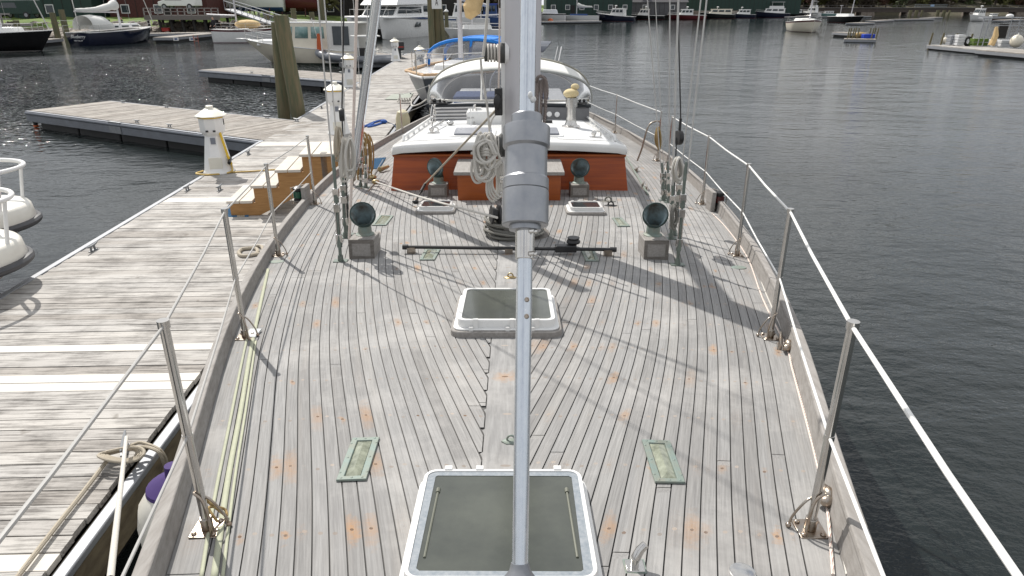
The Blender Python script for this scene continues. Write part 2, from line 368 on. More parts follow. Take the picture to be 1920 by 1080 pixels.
M['purple'] = surf('purple fender cover', (.045, .02, .13), .8)
M['fender'] = surf('off white fender vinyl', (.60, .58, .52), .45, 0, (.40, .38, .32), 5)
M['redp'] = surf('red paint', (.30, .02, .012), .4); M['maroon'] = surf('maroon stripe paint', (.09, .012, .016), .3, coat=.3)
M['orange'] = surf('orange cloth', (.48, .10, .03), .85, 0, (.36, .07, .02), 6)
M['orangef'] = surf('faded orange marker', (.62, .13, .03), .6)
M['greenlens'] = surf('green lamp lens', (.01, .07, .04), .1); M['redlens'] = surf('dark red lamp lens', (.06, .008, .008), .1)
M['solar'] = surf('solar cells', (.13, .14, .17), .2, 0, (.10, .11, .13), 3)
M['pile'] = surf('green treated piling', (.085, .10, .055), .85, 0, (.20, .155, .09), 3, .9, .5, .01, (3, 3, .35))
M['pilet'] = surf('brown treated piling', (.15, .115, .06), .85, 0, (.08, .085, .045), 3, .9, .5, .01, (3, 3, .35))
M['rubber'] = surf('grey inflatable rubber', (.13, .14, .16), .4, 0, (.3, .31, .33), 2)
M['skin'] = surf('skin', (.50, .30, .22), .55); M['jacket'] = surf('black clothing', (.012, .013, .016), .8); M['trousers'] = surf('grey trousers', (.09, .09, .1), .85); M['tanshirt'] = surf('brown clothing', (.18, .11, .08), .85); M['hairm'] = surf('dark hair', (.02, .015, .01), .7)
M['greenb'] = surf('dark green cladding', (.012, .035, .027), .7, 0, (.02, .05, .04), 2); M['redb'] = surf('dark red cladding', (.075, .016, .012), .7, 0, (.03, .01, .008), 3)
M['greyb'] = surf('grey shingle cladding', (.10, .10, .105), .8, 0, (.06, .06, .065), 3); M['darkb'] = surf('dark timber cladding', (.02, .018, .016), .8)
M['roofm'] = surf('dark roof', (.05, .05, .055), .8)
M['shrink'] = surf('white shrink wrap', (.74, .76, .79), .35, 0, (.6, .62, .65), .6, .8, .5, .05)
M['stone'] = surf('granite blocks', (.20, .17, .14), .9, 0, (.10, .08, .065), 1.5, .9, .6, .1)
M['bridgem'] = surf('rusty bridge girder', (.075, .06, .05), .85, 0, (.045, .035, .03), 1)
M['grass'] = surf('spring grass', (.10, .17, .02), .9, 0, (.05, .08, .02), 3, .9, .8, .1)
M['bark'] = surf('tree bark', (.09, .075, .06), .9, 0, (.05, .04, .03), 6)
for nm, c in (('olive', (.075, .075, .02)), ('budr', (.10, .055, .035)), ('greenl', (.055, .07, .025)), ('brownl', (.085, .07, .05))): M['leaf_' + nm] = surf('foliage ' + nm, c, .8, 0, tuple(x * 1.5 for x in c), 2, .8)
M['water'] = water_mat()
M['blue'] = surf('blue plastic', (.01, .05, .45), .4); M['truckg'] = surf('dark grey car paint', (.04, .05, .055), .25, .3, coat=.5); M['trucks'] = surf('silver car paint', (.45, .47, .5), .25, .4, coat=.5)
# ================================================================ THE YACHT
yacht = thing('sailing_yacht', 'large sailing yacht seen from its bow, weathered grey teak deck, mahogany deckhouse and silver mast', 'sailing yacht', (0, 0, 0))
def frange(a, b, s):
    n = int(round((b - a) / s)); return [a + (b - a) * i / n for i in range(n + 1)]
HY = frange(-1.9, 17.0, .45)
def D(y, s=1): return BB(y) + (.075 if s > 0 else .05)
m = MB(); g = []
for y in HY:
    d = D(y) + .062; dl_ = D(y, -1) + .048; z = DZ(BB(y), y); g.append([Vector((-dl_*k, y, zz)) for k, zz in ((1, z+.02), (.985, z*.6), (.93, .25), (.85, .0), (.5, -.6))] + [Vector((d*k, y, zz)) for k, zz in ((.5, -.6), (.85, .0), (.93, .25), (.985, z*.6), (1, z+.02))])
m.grid(g); m.add([p for p in g[-1]], [tuple(range(10))]); m.build('hull', M['white'], yacht)
m = MB(); g = [[Vector((s * D(y, s), y, DZ(s * D(y, s), y) - .006)) for s in [i / 8 - 1 for i in range(17)]] for y in HY]
m.grid(g); m.build('deck_seams', M['caulk'], yacht)
# planks: sprung to the deck edge and nibbed into the king plank
PW = .0505; KW = .075; SEAM = .0046; MARG = .11; TIP = .014
rnd = random.Random(11)
m = MB()
ys = frange(-1.9, 17.0, .03)
def strip(side, k, u0, u1):
    y_butt = rnd.uniform(-1.9, 5.5); tone = rnd.random(); kid = k + (100 if side > 0 else 0) + rnd.random() * .3; prev = None; m.cv = tone
    for y in ys:
        xo = D(y, side) - u0 - SEAM / 2; xi = D(y, side) - u1 + SEAM / 2
        if y > y_butt and prev is not None:
            y_butt = y + rnd.uniform(3.5, 8.5); m.cv = rnd.random(); kid += 1.37; gap = .0016
        else: gap = 0
        if xo < KW + TIP: prev = None; continue
        xi = max(xi, KW + SEAM)
        xc = D(y, side) - (u0 + u1) / 2
        b = len(m.v)
        a, c_ = Vector((side * xo, y - gap, DZ(xo, y))), Vector((side * xi, y - gap, DZ(xi, y)))
        m.v += [a, c_]; m.pk[b] = (xo - xc, y, kid); m.pk[b + 1] = (xi - xc, y, kid)
        if prev is not None:
            f = [prev, b, b + 1, prev + 1]
            m.f.append(f if side > 0 else f[::-1]); m.m.append(0); m.c.append(m.cv)
        if gap:
            b2 = len(m.v); m.v += [Vector((side * xo, y + gap, DZ(xo, y))), Vector((side * xi, y + gap, DZ(xi, y)))]
            m.pk[b2] = (xo - xc, y, kid); m.pk[b2 + 1] = (xi - xc, y, kid); prev = b2
        else: prev = b
for side in (-1, 1):
    strip(side, 0, 0, MARG)
    for k in range(1, 45): strip(side, k, MARG + (k - 1) * PW, MARG + k * PW)
# king plank with its saw-tooth edge
m.cv = .62
def kedge(y, s):
    n = (D(y, s) - MARG - KW) / PW; fr = n - math.floor(n)
    return KW + max(0, fr * PW - SEAM) if fr * PW < TIP + SEAM / 2 and n > 0 else KW
prev = None
for y in frange(-1.9, 17.0, .012):
    e = kedge(y, 1); e2 = kedge(y, -1); b = len(m.v); m.v += [Vector((-e2, y, DZ(0, y))), Vector((e, y, DZ(0, y)))]
    m.pk[b] = (-e2 * .4, y, 300.2); m.pk[b + 1] = (e * .4, y, 300.2)
    if prev is not None: m.f.append([prev, prev + 1, b + 1, b]); m.m.append(0); m.c.append(.62)
    prev = b
m.build('deck', M['deck'], yacht, flat=True)
# bulwarks
for s in (-1, 1):
    m = MB(); r = []
    for y in frange(-1.95, 17.0, .3):
        d = D(y, s); z = DZ(BB(y), y); hb = .110 if s > 0 else .085; wb = .056 if s > 0 else .052
        r.append([(s * (d - .004), y, z - .02), (s * (d + .010), y, z + hb - .022), (s * (d + .006), y, z + hb - .016), (s * (d + .010), y, z + hb), (s * (d + wb), y, z + hb), (s * (d + wb + .004), y, z + hb - .016), (s * (d + wb - .012), y, z - .05)])
    m.rings(r); m.build('bulwark', M['teak'], yacht, bevel=.004)
# ---- stanchions
def stanchion_mesh():
    m = MB(); m.tube((0,0,.006), (0,0,.70), .0135, n=14); m.tube((0,0,.69), (0,0,.712), .0165, n=14); m.tube((0,0,.335), (0,0,.35), .0155, n=12); return m
st0 = stanchion_mesh().build('stanchion', M['steel'], yacht, loc=(0,0,0))
def stanchion(x, y, first):
    z = DZ(x, y); s = 1 if x > 0 else -1
    if first: o = st0
    else: o = st0.copy(); COL.objects.link(o); o.parent = yacht
    o.location = (x, y, z)
    m = MB(); m.box(-.042, .042, -.042, .042, 0, .009)
    for a in (-1, 1):
        for b in (-1, 1): m.lathe([(.009, .009), (.009, .013), (.004, .017)], 8, Matrix.Translation((a*.029, b*.029, 0)))
    m.tube((0,0,.009), (0,0,.05), .0185, n=12)
    m.curve([(s*-.026, -.034, .008), (s*-.030, -.036, .06), (s*-.014, -.022, .125), (s*.008, -.016, .15), (s*.018, .004, .14)], .0048, 8)
    m.curve([(s*-.062, .012, .008), (s*-.055, .01, .05), (s*-.028, .006, .105), (s*-.006, .010, .12)], .0042, 8); m.ball((s*-.062, .012, .012), .009)
    m.build('base_bracket', M['steeld'], o, bevel=.002)
SP = {-1: [(-.60,.25), (-.905,1.655), (-1.39,3.26), (-1.76,4.93), (-2.02,6.9), (-2.04,13.0), (-1.75,15.2)], 1: [(.60,.25), (.945,1.655), (1.405,3.26), (1.755,4.93), (2.01,6.9), (2.14,9.15), (2.14,9.85), (1.97,13.0), (1.68,15.2)]}
first = True
for s in (-1, 1):
    for x, y in SP[s]:
        if y > 1 or True: stanchion(x, y, first); first = False
for s in (-1, 1):
    for hh, r in ((.695, .0062 if s > 0 else .0045), (.343, .0048 if s > 0 else .0042)):
        L = SP[s]; cut = (9.15,) if s > 0 else (6.9,); runs = [[]]
        for q in L:
            runs[-1].append(q)
            if q[1] in cut: runs.append([])
        for k, run in enumerate(runs):
            pts = [Vector((x, y, DZ(x, y) + hh)) for x, y in run]; out = []
            if k == 0: out.append(Vector((pts[0].x*.3, -1.3, pts[0].z + .17)))
            for p, q in zip(pts, pts[1:]): out += [p, (p + q)/2 - Vector((0, 0, .008))]
            out.append(pts[-1]); m = MB(); m.path(out, r, 8); m.build('lifeline', M['vinylw'] if s > 0 else M['wire'], yacht)
# gate braces
for (x, y) in ((2.14, 9.85), (-2.02, 6.9)):
    s = 1 if x > 0 else -1
    if s > 0:
        z = DZ(x, y); m = MB(); m.curve([(x, y, z+.55), (x-.05*s, y+.02, z+.57), (x-.17*s, y+.0, z+.5), (x-.24*s, y-.02, z+.2), (x-.30*s, y-.02, z)], .012, 10); m.build('gate_brace', M['steeld'], yacht)
# ---- hatches
def rrect(hx, hy, r, n=5):
    p = []
    for cx, cy, a0 in ((hx-r, hy-r, 0), (-hx+r, hy-r, 90), (-hx+r, -hy+r, 180), (hx-r, -hy+r, 270)):
        for i in range(n + 1): a = R(a0 + 90 * i / n); p.append((cx + r * math.cos(a), cy + r * math.sin(a)))
    return p
def slopeT(x, y, h=0):
    sl = (DZ(x, y + .2) - DZ(x, y - .2)) / .4; return Matrix.Translation((x, y, DZ(x, y) + h)) @ Matrix.Rotation(math.atan(sl), 4, 'X')
def hatch(x, y, hx, hy, zf, lens, hinges=True, frame_w=.022, big=False):
    T = slopeT(x, y)
    m = MB(); fl_ = .016 if big else .035; m.prism(rrect(hx+fl_, hy+fl_, .06), -.02, zf*.38, T); b = m.build('deck_hatch', M['teak'] if not big else M['whitem'], yacht, bevel=.006)
    m = MB(); m.prism(rrect(hx+fl_*.6, hy+fl_*.6, .055), zf*.38, zf*.5, T); m.build('hatch_base', M['whitem'], b, bevel=.004)
    o = rrect(hx, hy, .045); i_ = rrect(hx-frame_w, hy-frame_w, .03); n = len(o); vs = []
    for q, zz in ((o, zf*.5), (o, zf-.006), ([(px*.993, py*.993) for px, py in o], zf), (i_, zf), (i_, zf-.012)): vs += [(px, py, zz) for px, py in q]
    fs = [(k*n+j, k*n+(j+1) % n, (k+1)*n+(j+1) % n, (k+1)*n+j) for k in range(4) for j in range(n)]
    m = MB(); m.add(vs, fs, T)
    if hinges:
        for hxx in (-hx*.62, .03, hx*.62):
            m.box(hxx-.012, hxx+.012, -hy-.010, -hy+.012, zf*.45, zf+.006, T); m.box(hxx-.033, hxx-.013, -hy-.024, -hy-.008, zf*.2, zf*.62, T)
    else:
        for hxx in (-hx*.7, -hx*.3, hx*.7): m.box(hxx-.012, hxx+.012, hy-.008, hy+.014, zf*.5, zf+.004, T)
    m.build('hatch_frame', M['white'], b, ang=30)
    m = MB(); m.prism(rrect(hx-frame_w+.002, hy-frame_w+.002, .03), zf-.016, zf-.005, T); m.build('hatch_lens', lens, b)
    if big:
        io = rrect(hx-frame_w, hy-frame_w, .03); ii = []
        for (px, py) in rrect(hx-frame_w-.016, hy-frame_w-.016, .008): ii.append((px, py))
        ii = [(px + .004 * math.sin(py * 90), py + .003 * math.sin(px * 70)) for px, py in ii]; n = len(io)
        # chamfered sealant corners
        ii2 = []
        for (px, py) in ii:
            ex = (abs(px) + abs(py)) - (hx + hy - 2*frame_w - .032 - .022)
            if ex > 0: px -= math.copysign(ex/2, px); py -= math.copysign(ex/2, py)
            ii2.append((px, py))
        m = MB(); m.add([(px, py, zf-.003) for px, py in io] + [(px, py, zf-.0035) for px, py in ii2], [(j, (j+1) % n, n+(j+1) % n, n+j) for j in range(n)], T); m.build('hatch_seal', M['seal'], b, flat=True)
        for s in (-1, 1):
            m = MB(); m.tube(T @ Vector((s*(hx-.055), hy-.12, zf-.0045)), T @ Vector((s*(hx-.05), -hy+.09, zf-.0045)), .004, n=8); m.tube(T @ Vector((s*(hx-.055), hy-.13, zf-.0045)), T @ Vector((s*(hx-.055), hy-.11, zf-.0045)), .007, n=8)
            m.build('hatch_stay', surf_stay, b)
    return b
surf_stay = surf('yellowish hatch stay', (.13, .135, .105), .5)
hatch(.0, 1.60, .258, .262, .055, M['lens'], hinges=False, frame_w=.013, big=True)
hatch(.0, 3.49, .258, .278, .085, M['lens'])
hatch(-.71, 6.47, .155, .16, .07, M['lensd'], hinges=False); hatch(.74, 6.43, .155, .16, .07, M['lensd'], hinges=False)
# ---- deck prisms
for q in ([(661,823),(712,821),(687,901),(630,903)], [(1203,826),(1256,828),(1285,907),(1228,906)], [(797,468),(826,468),(815,488),(786,488)], [(1089,469),(1115,469),(1123,490),(1098,490)], [(712,404),(738,405),(724,423),(697,423)], [(1147,409),(1166,409),(1182,425),(1158,425)]):
    c = [PD(x, y, .003) for x, y in q]; ce = sum(c, Vector()) / 4; up = Vector((0, 0, 1))
    def inset(t, dz): return [ce + (p - ce) * t + up * dz for p in c]
    a, b_, i1, i2 = inset(1, 0), inset(.985, .007), inset(.62, .007), inset(.56, .001)
    # keep the frame width even: move inner corners in by a fixed distance
    def ins(d, dz):
        out = []
        for k in range(4):
            p = c[k]; e1 = (c[(k+1) % 4] - p).normalized(); e2 = (c[k-1] - p).normalized(); out.append(p + (e1 + e2) * d + up * dz)
        return out
    i1 = ins(.022, .007); i2 = ins(.025, .0015)
    m = MB(); m.add(a + b_ + i1 + i2, [(4*r_+k, 4*r_+(k+1) % 4, 4*(r_+1)+(k+1) % 4, 4*(r_+1)+k) for r_ in range(3) for k in range(4)])
    for k in range(4):
        for t in (.12, .5, .88):
            p = c[k].lerp(c[(k+1) % 4], t); p = p + (ce - p).normalized() * .012 + up * .006; m.lathe([(.0045, 0), (.0045, .002), (.002, .003)], 8, Matrix.Translation(p))
    o = m.build('deck_prism', M['bronze'], yacht, bevel=.0015)
    j = ins(.026, .0022); top = [ (j[0]+j[3])/2*.0 + j[0].lerp(j[1], .5) + (j[2]-j[1])*.12 , j[3].lerp(j[2], .5) - (j[2]-j[1])*.12]
    m = MB(); r0 = top[0] + up*.010; r1 = top[1] + up*.010
    m.add(j + [r0, r1], [(0, 1, 4), (1, 2, 5, 4), (2, 3, 5), (3, 0, 4, 5)]); m.build('prism_glass', M['prismg'], o, flat=True)
# ---- dorade boxes with cowl vents
def dorade(x, y, w, l, h, cr, face=0, light=False, lean=0):
    T = slopeT(x, y); z = DZ(x, y)
    m = MB(); m.box(-w/2, w/2, -l/2, l/2, -.01, h, T); b = m.build('dorade_box', M['teak'], yacht, bevel=.006)
    m = MB(); a, c_ = -l/2 - .003, -l/2 + .01
    fw = w*.13
    for q in ((-w/2, w/2, h-.028, h-.0), (-w/2, w/2, -.005, .022), (-w/2, -w/2+fw, .022, h-.028), (w/2-fw, w/2, .022, h-.028)): m.box(q[0], q[1], a, c_, q[2], q[3], T)
    m.build('box_end_frame', M['teakd'], b)
    ct = T @ Vector((0, l*.14, h)); r = cr*.5
    Tz = Matrix.Translation(ct) @ Matrix.Rotation(R(face), 4, 'Z')
    m = MB(); m.lathe([(r*1.5, 0), (r*1.5, .008), (r*1.2, .014), (r*1.12, .02)], 24, Tz); m.lathe([(r*1.12, .012), (r*1.1, .05), (r*1.02, .07)], 24, Tz)
    m.build('vent_collar', M['bronze'], b)
    # the cowl: rings swept from the vertical neck to the forward facing mouth
    rings = []; inner = []; N = 10
    for i in range(N + 1):
        t = i / N; an = t * R(88); rad = r + (cr - r) * (t ** 1.7)
        cx = Vector((0, -.085*cr/.09*math.sin(an)*.75 + .015, .06 + (.02 + cr*1.0) * (math.sin(an*.9) if t < 1 else math.sin(an*.9))))
        dx = Vector((1, 0, 0)); dn = Vector((0, math.cos(an), math.sin(an)))
        rings.append([Tz @ (cx + (dx*math.cos(2*PI*k/28) + dn*math.sin(2*PI*k/28))*rad) for k in range(28)])
        inner.append([Tz @ (cx + (dx*math.cos(2*PI*k/28) + dn*math.sin(2*PI*k/28))*rad*.955) for k in range(28)])
    m = MB(); m.rings(rings, False); lip = [rings[-1], inner[-1]]; m.rings(lip, False)
    rr = [[p + Vector((0,0,0)) for p in rings[-1]]]; m.path(rings[-1], .0045, 6, True)
    cw = m.build('cowl', M['bronzed'], b)
    m = MB(); m.mi = 0; m.rings(inner[::-1], False); m.add(inner[0], [tuple(range(28))]); m.build('cowl_throat', M['cowlin'], cw)
dorade(-1.085, 4.90, .185, .26, .145, .093, 6); dorade(1.095, 4.88, .18, .26, .145, .093, -3)
dorade(-.765, 7.24, .20, .22, .13, .10, -28); dorade(.755, 7.24, .20, .22, .13, .10, 2)
# ---- deckhouse
YF = 7.55; yr = 12.6
def hw(y): return lerp(1.30, 1.15, (y - 7.6) / 5)
m = MB(); zf = DZ(0, YF)
bot = [(-1.345, YF, zf-.06), (1.345, YF, zf-.06), (1.20, yr, DZ(0, yr)-.1), (-1.20, yr, DZ(0, yr)-.1)]; topz = 1.745
top = [(-1.285, YF+.06, topz+.022), (1.285, YF+.06, topz+.022), (1.14, yr, 1.56), (-1.14, yr, 1.56)]
m.add(bot + top, [(0,1,5,4), (1,2,6,5), (2,3,7,6), (3,0,4,7), (4,5,6,7)]); dh = m.build('deckhouse', M['mahog'], yacht, flat=True)
m = MB(); m.box(-1.30, 1.30, YF+.02, YF+.06, topz-.005, topz+.024); m.build('trim_moulding', M['mahogo'], dh, bevel=.008)
# roof with crown and rounded edge
def roofz(x, y): return topz + .135 + .045*(1-(x/1.3)**2) - (y-YF)*.045
g = []
for i, y in enumerate([YF-.0, YF-.012, YF-.0, YF+.03, YF+.09, YF+.3, YF+.9, YF+1.6, YF+2.4, 10.9, 11.8, 12.7]):
    row = []
    ez = [-.10, -.05, -.016, -.004, 0][min(i, 4)] if i < 5 else 0
    for k in range(-12, 13):
        s = k / 12; w = hw(y) + .0; 
        pts = s
        row.append((w * s, y, roofz(w*s, y) + ez))
    # side roll
    L = [( -hw(y)-.0, y, roofz(hw(y), y)-.10), (-hw(y)-.012, y, roofz(hw(y), y)-.06 + min(ez,0)*.5)]
    Rr = [( hw(y)+.012, y, roofz(hw(y), y)-.06 + min(ez,0)*.5), (hw(y), y, roofz(hw(y), y)-.10)]
    if i < 3: L = [(-hw(y), y, roofz(hw(y), y)-.10)]*2; Rr = [(hw(y), y, roofz(hw(y), y)-.10)]*2
    row[0] = (row[0][0]+.012, row[0][1], row[0][2]-.012); row[-1] = (row[-1][0]-.012, row[-1][1], row[-1][2]-.012)
    g.append(L + row + Rr)
m = MB(); m.grid(g); roof = m.build('roof', M['white'], dh, ang=60)
def roof_panel(x0, x1, y0, y1, xr0, xr1):
    m = MB(); g = []
    for i in range(9):
        y = lerp(y0, y1, i/8); a = lerp(x0, xr0, i/8); b = lerp(x1, xr1, i/8)
        g.append([(lerp(a, b, j/6), y, roofz(lerp(a, b, j/6), y) + .003) for j in range(7)])
    m.grid(g); m.build('nonskid_panel', M['nonskid'], roof)
roof_panel(-1.13, -.56, YF+.2, 10.1, -1.0, -.30); roof_panel(.56, 1.13, YF+.2, 10.1, .30, 1.0); roof_panel(-.3, .3, YF+.2, YF+.35, -.3, .3)
# handrails along the roof edge
for s in (-1, 1):
    m = MB(); pts = [(s*lerp(1.20, 1.08, t), lerp(YF+.28, 10.2, t)) for t in [i/20 for i in range(21)]]
    zz = lambda i: roofz(pts[i][0], pts[i][1])
    m.path([(pts[0][0], pts[0][1]-.04, zz(0))] + [(x, y, zz(i) + .05) for i, (x, y) in enumerate(pts)] + [(pts[-1][0], pts[-1][1]+.04, zz(20))], .016, 8)
    for i in range(2, 20, 3): m.tube((pts[i][0], pts[i][1], zz(i)), (pts[i][0], pts[i][1], zz(i)+.05), .018, .014, 8)
    m.build('handrail', M['whitem'] if s < 0 else M['white'], roof)
# flush roof hatches
for x, y in ((-.43, 8.15), (.36, 8.15)):
    T = Matrix.Translation((x, y, roofz(x, y)))
    m = MB(); m.prism(rrect(.27, .26, .06), -.01, .022, T); b = m.build('roof_hatch_base', M['whitem'], roof, bevel=.01)
    m = MB(); m.prism(rrect(.215, .21, .03), .022, .044, T); m.build('roof_hatch_lid', surf('slate hatch acrylic', (.21, .22, .25), .3), roof, bevel=.005)
# white box locker, flue, cleats, blocks, tracks on the roof
T = Matrix.Translation((-.30, 9.35, roofz(.3, 9.35))); m = MB(); m.prism(rrect(.27, .20, .04), -.01, .17, T); m.build('white_locker', M['white'], roof, bevel=.02)
T = Matrix.Translation((.79, 8.95, roofz(.79, 8.95)))
m = MB(); m.lathe([(.12, 0), (.12, .012), (.08, .03), (.062, .08), (.062, .10), (.060, .10), (.060, .25), (.075, .255), (.075, .37), (.07, .372), (.065, .37), (.065, .30)], 24, T); fl = m.build('stove_flue', M['steel'], roof)
m = MB(); m.ball((-.01, 0, .42), .10, .09, .06, 14, 8, T); m.ball((.04, .02, .50), .055, .045, .04, 12, 6, T); m.build('flue_cover', surf('tan cloth flue cover', (.56, .45, .24), .9, 0, (.66, .58, .40), 8), fl)
for x, y in ((1.0, 8.0), (-.92, 8.35)):
    z = roofz(x, y); m = MB(); m.box(x-.07, x+.07, y-.045, y+.045, z, z+.012); m.tube((x-.02, y, z+.012), (x-.02, y, z+.05), .018); m.curve([(x+.06, y, z+.02), (x+.05, y, z+.065), (x+.0, y, z+.07), (x-.05, y, z+.04)], .009); m.ball((x-.02, y, z+.055), .03, .02, .03, 10, 6); m.build('turning_block', M['steel'], roof)
z = roofz(.9, 9); m = MB(); m.box(.865, .885, 8.3, 9.9, z+.004, z+.016); m.build('sheet_track', M['steeld'], roof)
m = MB(); m.box(.45, .57, 9.28, 9.36, roofz(.5, 9.3), roofz(.5, 9.3)+.035); m.tube((.5, 9.32, roofz(.5, 9.3)+.03), (.48, 9.36, roofz(.5, 9.3)+.14), .006); m.build('rope_clutch', M['blackp'], roof, bevel=.006)
# folded stainless ladder and winch gear
m = MB(); z = roofz(-.8, 9.4) + .10
for k in range(4): m.tube((-1.02, 9.15+.10*k, z+.03*k), (-.47, 9.15+.10*k, z+.03*k+.01), .010, n=8)
for x in (-1.02, -.47):
    m.tube((x, 9.05, z-.09), (x, 9.55, z+.12), .011, n=8); m.tube((x, 9.5, z-.1), (x, 9.5, z+.12), .009, n=8); m.curve([(x-.03, 9.2, z), (x, 9.25, z+.16), (x+.04, 9.3, z+.02)], .008)
m.ball((-.78, 9.1, z-.05), .05, .04, .03, 10, 6); m.build('folded_ladder', M['steel'], roof)
m = MB(); m.tube((-.95, 8.42, roofz(.9, 8.4)+.05), (-.86, 9.1, z-.02), .012); m.build('ladder_strut', M['steel'], roof)
m = MB(); m.box(-.46, -.38, 9.3, 9.36, roofz(.4, 9.3)+.0, roofz(.4, 9.3)+.2); m.tube((-.5, 8.95, roofz(.5, 9)), (-.5, 8.95, roofz(.5, 9)+.22), .006); m.build('ladder_bracket', M['white'], roof)
# instrument coaming in front of the dodger
m = MB(); g = []
for i in range(13):
    x = lerp(-1.12, 1.12, i/12); y = 9.85 + .12*(x/1.12)**2; z = roofz(x, y); g.append([(x, y-.16, z-.01), (x, y-.11, z+.17), (x, y-.02, z+.18), (x, y, z+.02)])
m.grid(g); m.build('instrument_coaming', surf('grey weathered coaming', (.15, .15, .155), .7), roof)
m = MB(); m.path([(lerp(-1.14, 1.14, i/10), 9.78 + .12*((i-5)/5)**2, roofz(lerp(-1.14, 1.14, i/10), 9.8)+.195) for i in range(11)], .024, 8); m.build('coaming_edge', surf('dark canvas roll', (.03, .035, .04), .8), roof)
for x in (.55, .66, .86):
    y = 9.74; z = roofz(x, y)+.075; T = frame((x, y, z), (0, -1, .3)); m = MB(); m.lathe([(.036, -.02), (.036, .008), (.030, .012)], 18, T); m.build('gauge_dial', M['white'], roof)
for s in (-1, 1):
    m = MB(); y = 9.85; x = s*.98; z = roofz(x, y)+.25; m.box(x-.13, x+.10, y-.05, y+.03, z-.02, z); m.ball((x-.08, y, z+.02), .03); m.ball((x+.0, y, z+.02), .022); m.ball((x+.06, y, z+.02), .022); m.build('rope_organiser', M['blackp'], roof)
m = MB(); m.tube((-.93, 9.83, roofz(.9, 9.8)+.27), (.93, 9.83, roofz(.9, 9.8)+.27), .008); m.build('traveller_line', M['ropew'], roof)
# front locker
LY = 6.95; m = MB(); zb = DZ(0, LY); m.box(-.535, .535, LY, YF+.03, zb-.03, zb+.27); lk = m.build('deck_locker', M['mahogo'], yacht, bevel=.004)
m = MB(); m.box(-.16, .16, LY-.004, LY+.02, zb-.03, zb+.025); m.build('limber_cutout', M['teakd'], lk)
m = MB(); m.box(-.57, .57, LY-.035, YF+.02, zb+.27, zb+.305)
for x in (-.33, .36): m.box(x-.03, x+.03, LY+.12, LY+.15, zb+.305, zb+.313)
m.build('locker_lid', M['teak'], lk, bevel=.006)
# ---- dodger
zb = 1.99
def arch(th, w, h, z0, p=.85):
    return w * math.cos(th), z0 + h * (math.sin(th) ** p)
NA = 28; ths = [PI * i / NA for i in range(NA + 1)]
def A1(th): x, z = arch(th, 1.24, .51, zb-.05, .66); return Vector((x, 10.30 + .35*(abs(x)/1.24)**3, z))
def A2(th): x, z = arch(th, 1.30, .68, zb-.15, .66); return Vector((x, 11.6, z))
def A0(th): x = 1.19 * math.cos(th); return Vector((x, 9.92 + .72*(abs(x)/1.19)**3, zb + .01 + .045*(1-(x/1.19)**2)))
dg = MB(); gg = []
for k in range(7):
    t = k / 6; gg.append([A1(th).lerp(A2(th), t) + Vector((0, 0, .05*math.sin(PI*t))) * math.sin(th) for th in ths])
cut = 6
dg.grid([r[cut-2:NA+3-cut] for r in gg]); dodger = dg.build('dodger', M['canvasw'], yacht, solid=.006)
m = MB(); m.grid([[A0(th).lerp(A1(th), t) + Vector((0, -.03*math.sin(PI*t), 0)) for th in ths] for t in (0, .25, .5, .75, .97)]); m.build('front_window', M['vinyl'], dodger)
for a, b in ((0, cut-1), (NA-cut+1, NA+1)):
    m = MB(); m.grid([r[a:b] for r in gg]); m.build('side_window', M['vinyl'], dodger)
m = MB(); m.path([A1(th)+Vector((0,-.004,0)) for th in ths], .016, 8); m.build('front_bow', surf('grey dodger binding', (.38, .39, .37), .7), dodger)
m = MB(); m.path([A2(th) for th in ths], .034, 8); m.build('rear_bow', M['canvasg'], dodger)
m = MB(); m.path([A0(th)+Vector((0,0,.0)) for th in ths], .014, 8)
m.build('window_sill_strip', M['canvasw'], dodger)
for x in (-.38, .38):
    th = math.acos(x/1.165); m = MB(); m.tube(A0(math.acos(x/1.12))+Vector((0,-.012,0)), A1(th)+Vector((0,-.012,0)), .016, n=6); m.build('window_seam', M['canvasw'], dodger)
m = MB(); m.path([(1.08*math.cos(th), 10.95, zb-.1+.53*math.sin(th)**.75) for th in ths], .014, 8); m.tube((-.38, 10.9, zb-.2), (-.38, 10.9, zb+.36), .014); m.tube((.38, 10.9, zb-.2), (.38, 10.9, zb+.36), .014); m.build('dodger_frame', M['steel'], dodger)
# cockpit behind it
z = DZ(0, 14) + .25
m = MB(); m.box(-1.1, -.55, 12.6, 15.2, z-.1, z+.28); m.box(.55, 1.1, 12.6, 15.2, z-.1, z+.28); m.box(-1.1, 1.1, 15.2, 15.6, z-.1, z+.28); m.build('cockpit_coaming', M['white'], yacht, bevel=.03)
for x in (-.8, -.2, .45):
    m = MB(); m.prism(rrect(.26, .45, .08), z+.28, z+.42, Matrix.Translation((x, 13.4, 0))); m.build('cockpit_cushion', M['bluec'], yacht, bevel=.03)
m = MB(); m.path([(.42*math.cos(a), 14.4, z+.45+.42*math.sin(a)) for a in [2*PI*i/24 for i in range(24)]], .016, 8, True)
for a in range(6): m.tube((0, 14.4, z+.45), (.42*math.cos(a*PI/3), 14.4, z+.45+.42*math.sin(a*PI/3)), .008, n=6)
m.box(-.12, .12, 14.45, 14.7, z-.2, z+.5); m.build('steering_wheel', M['steel'], yacht)
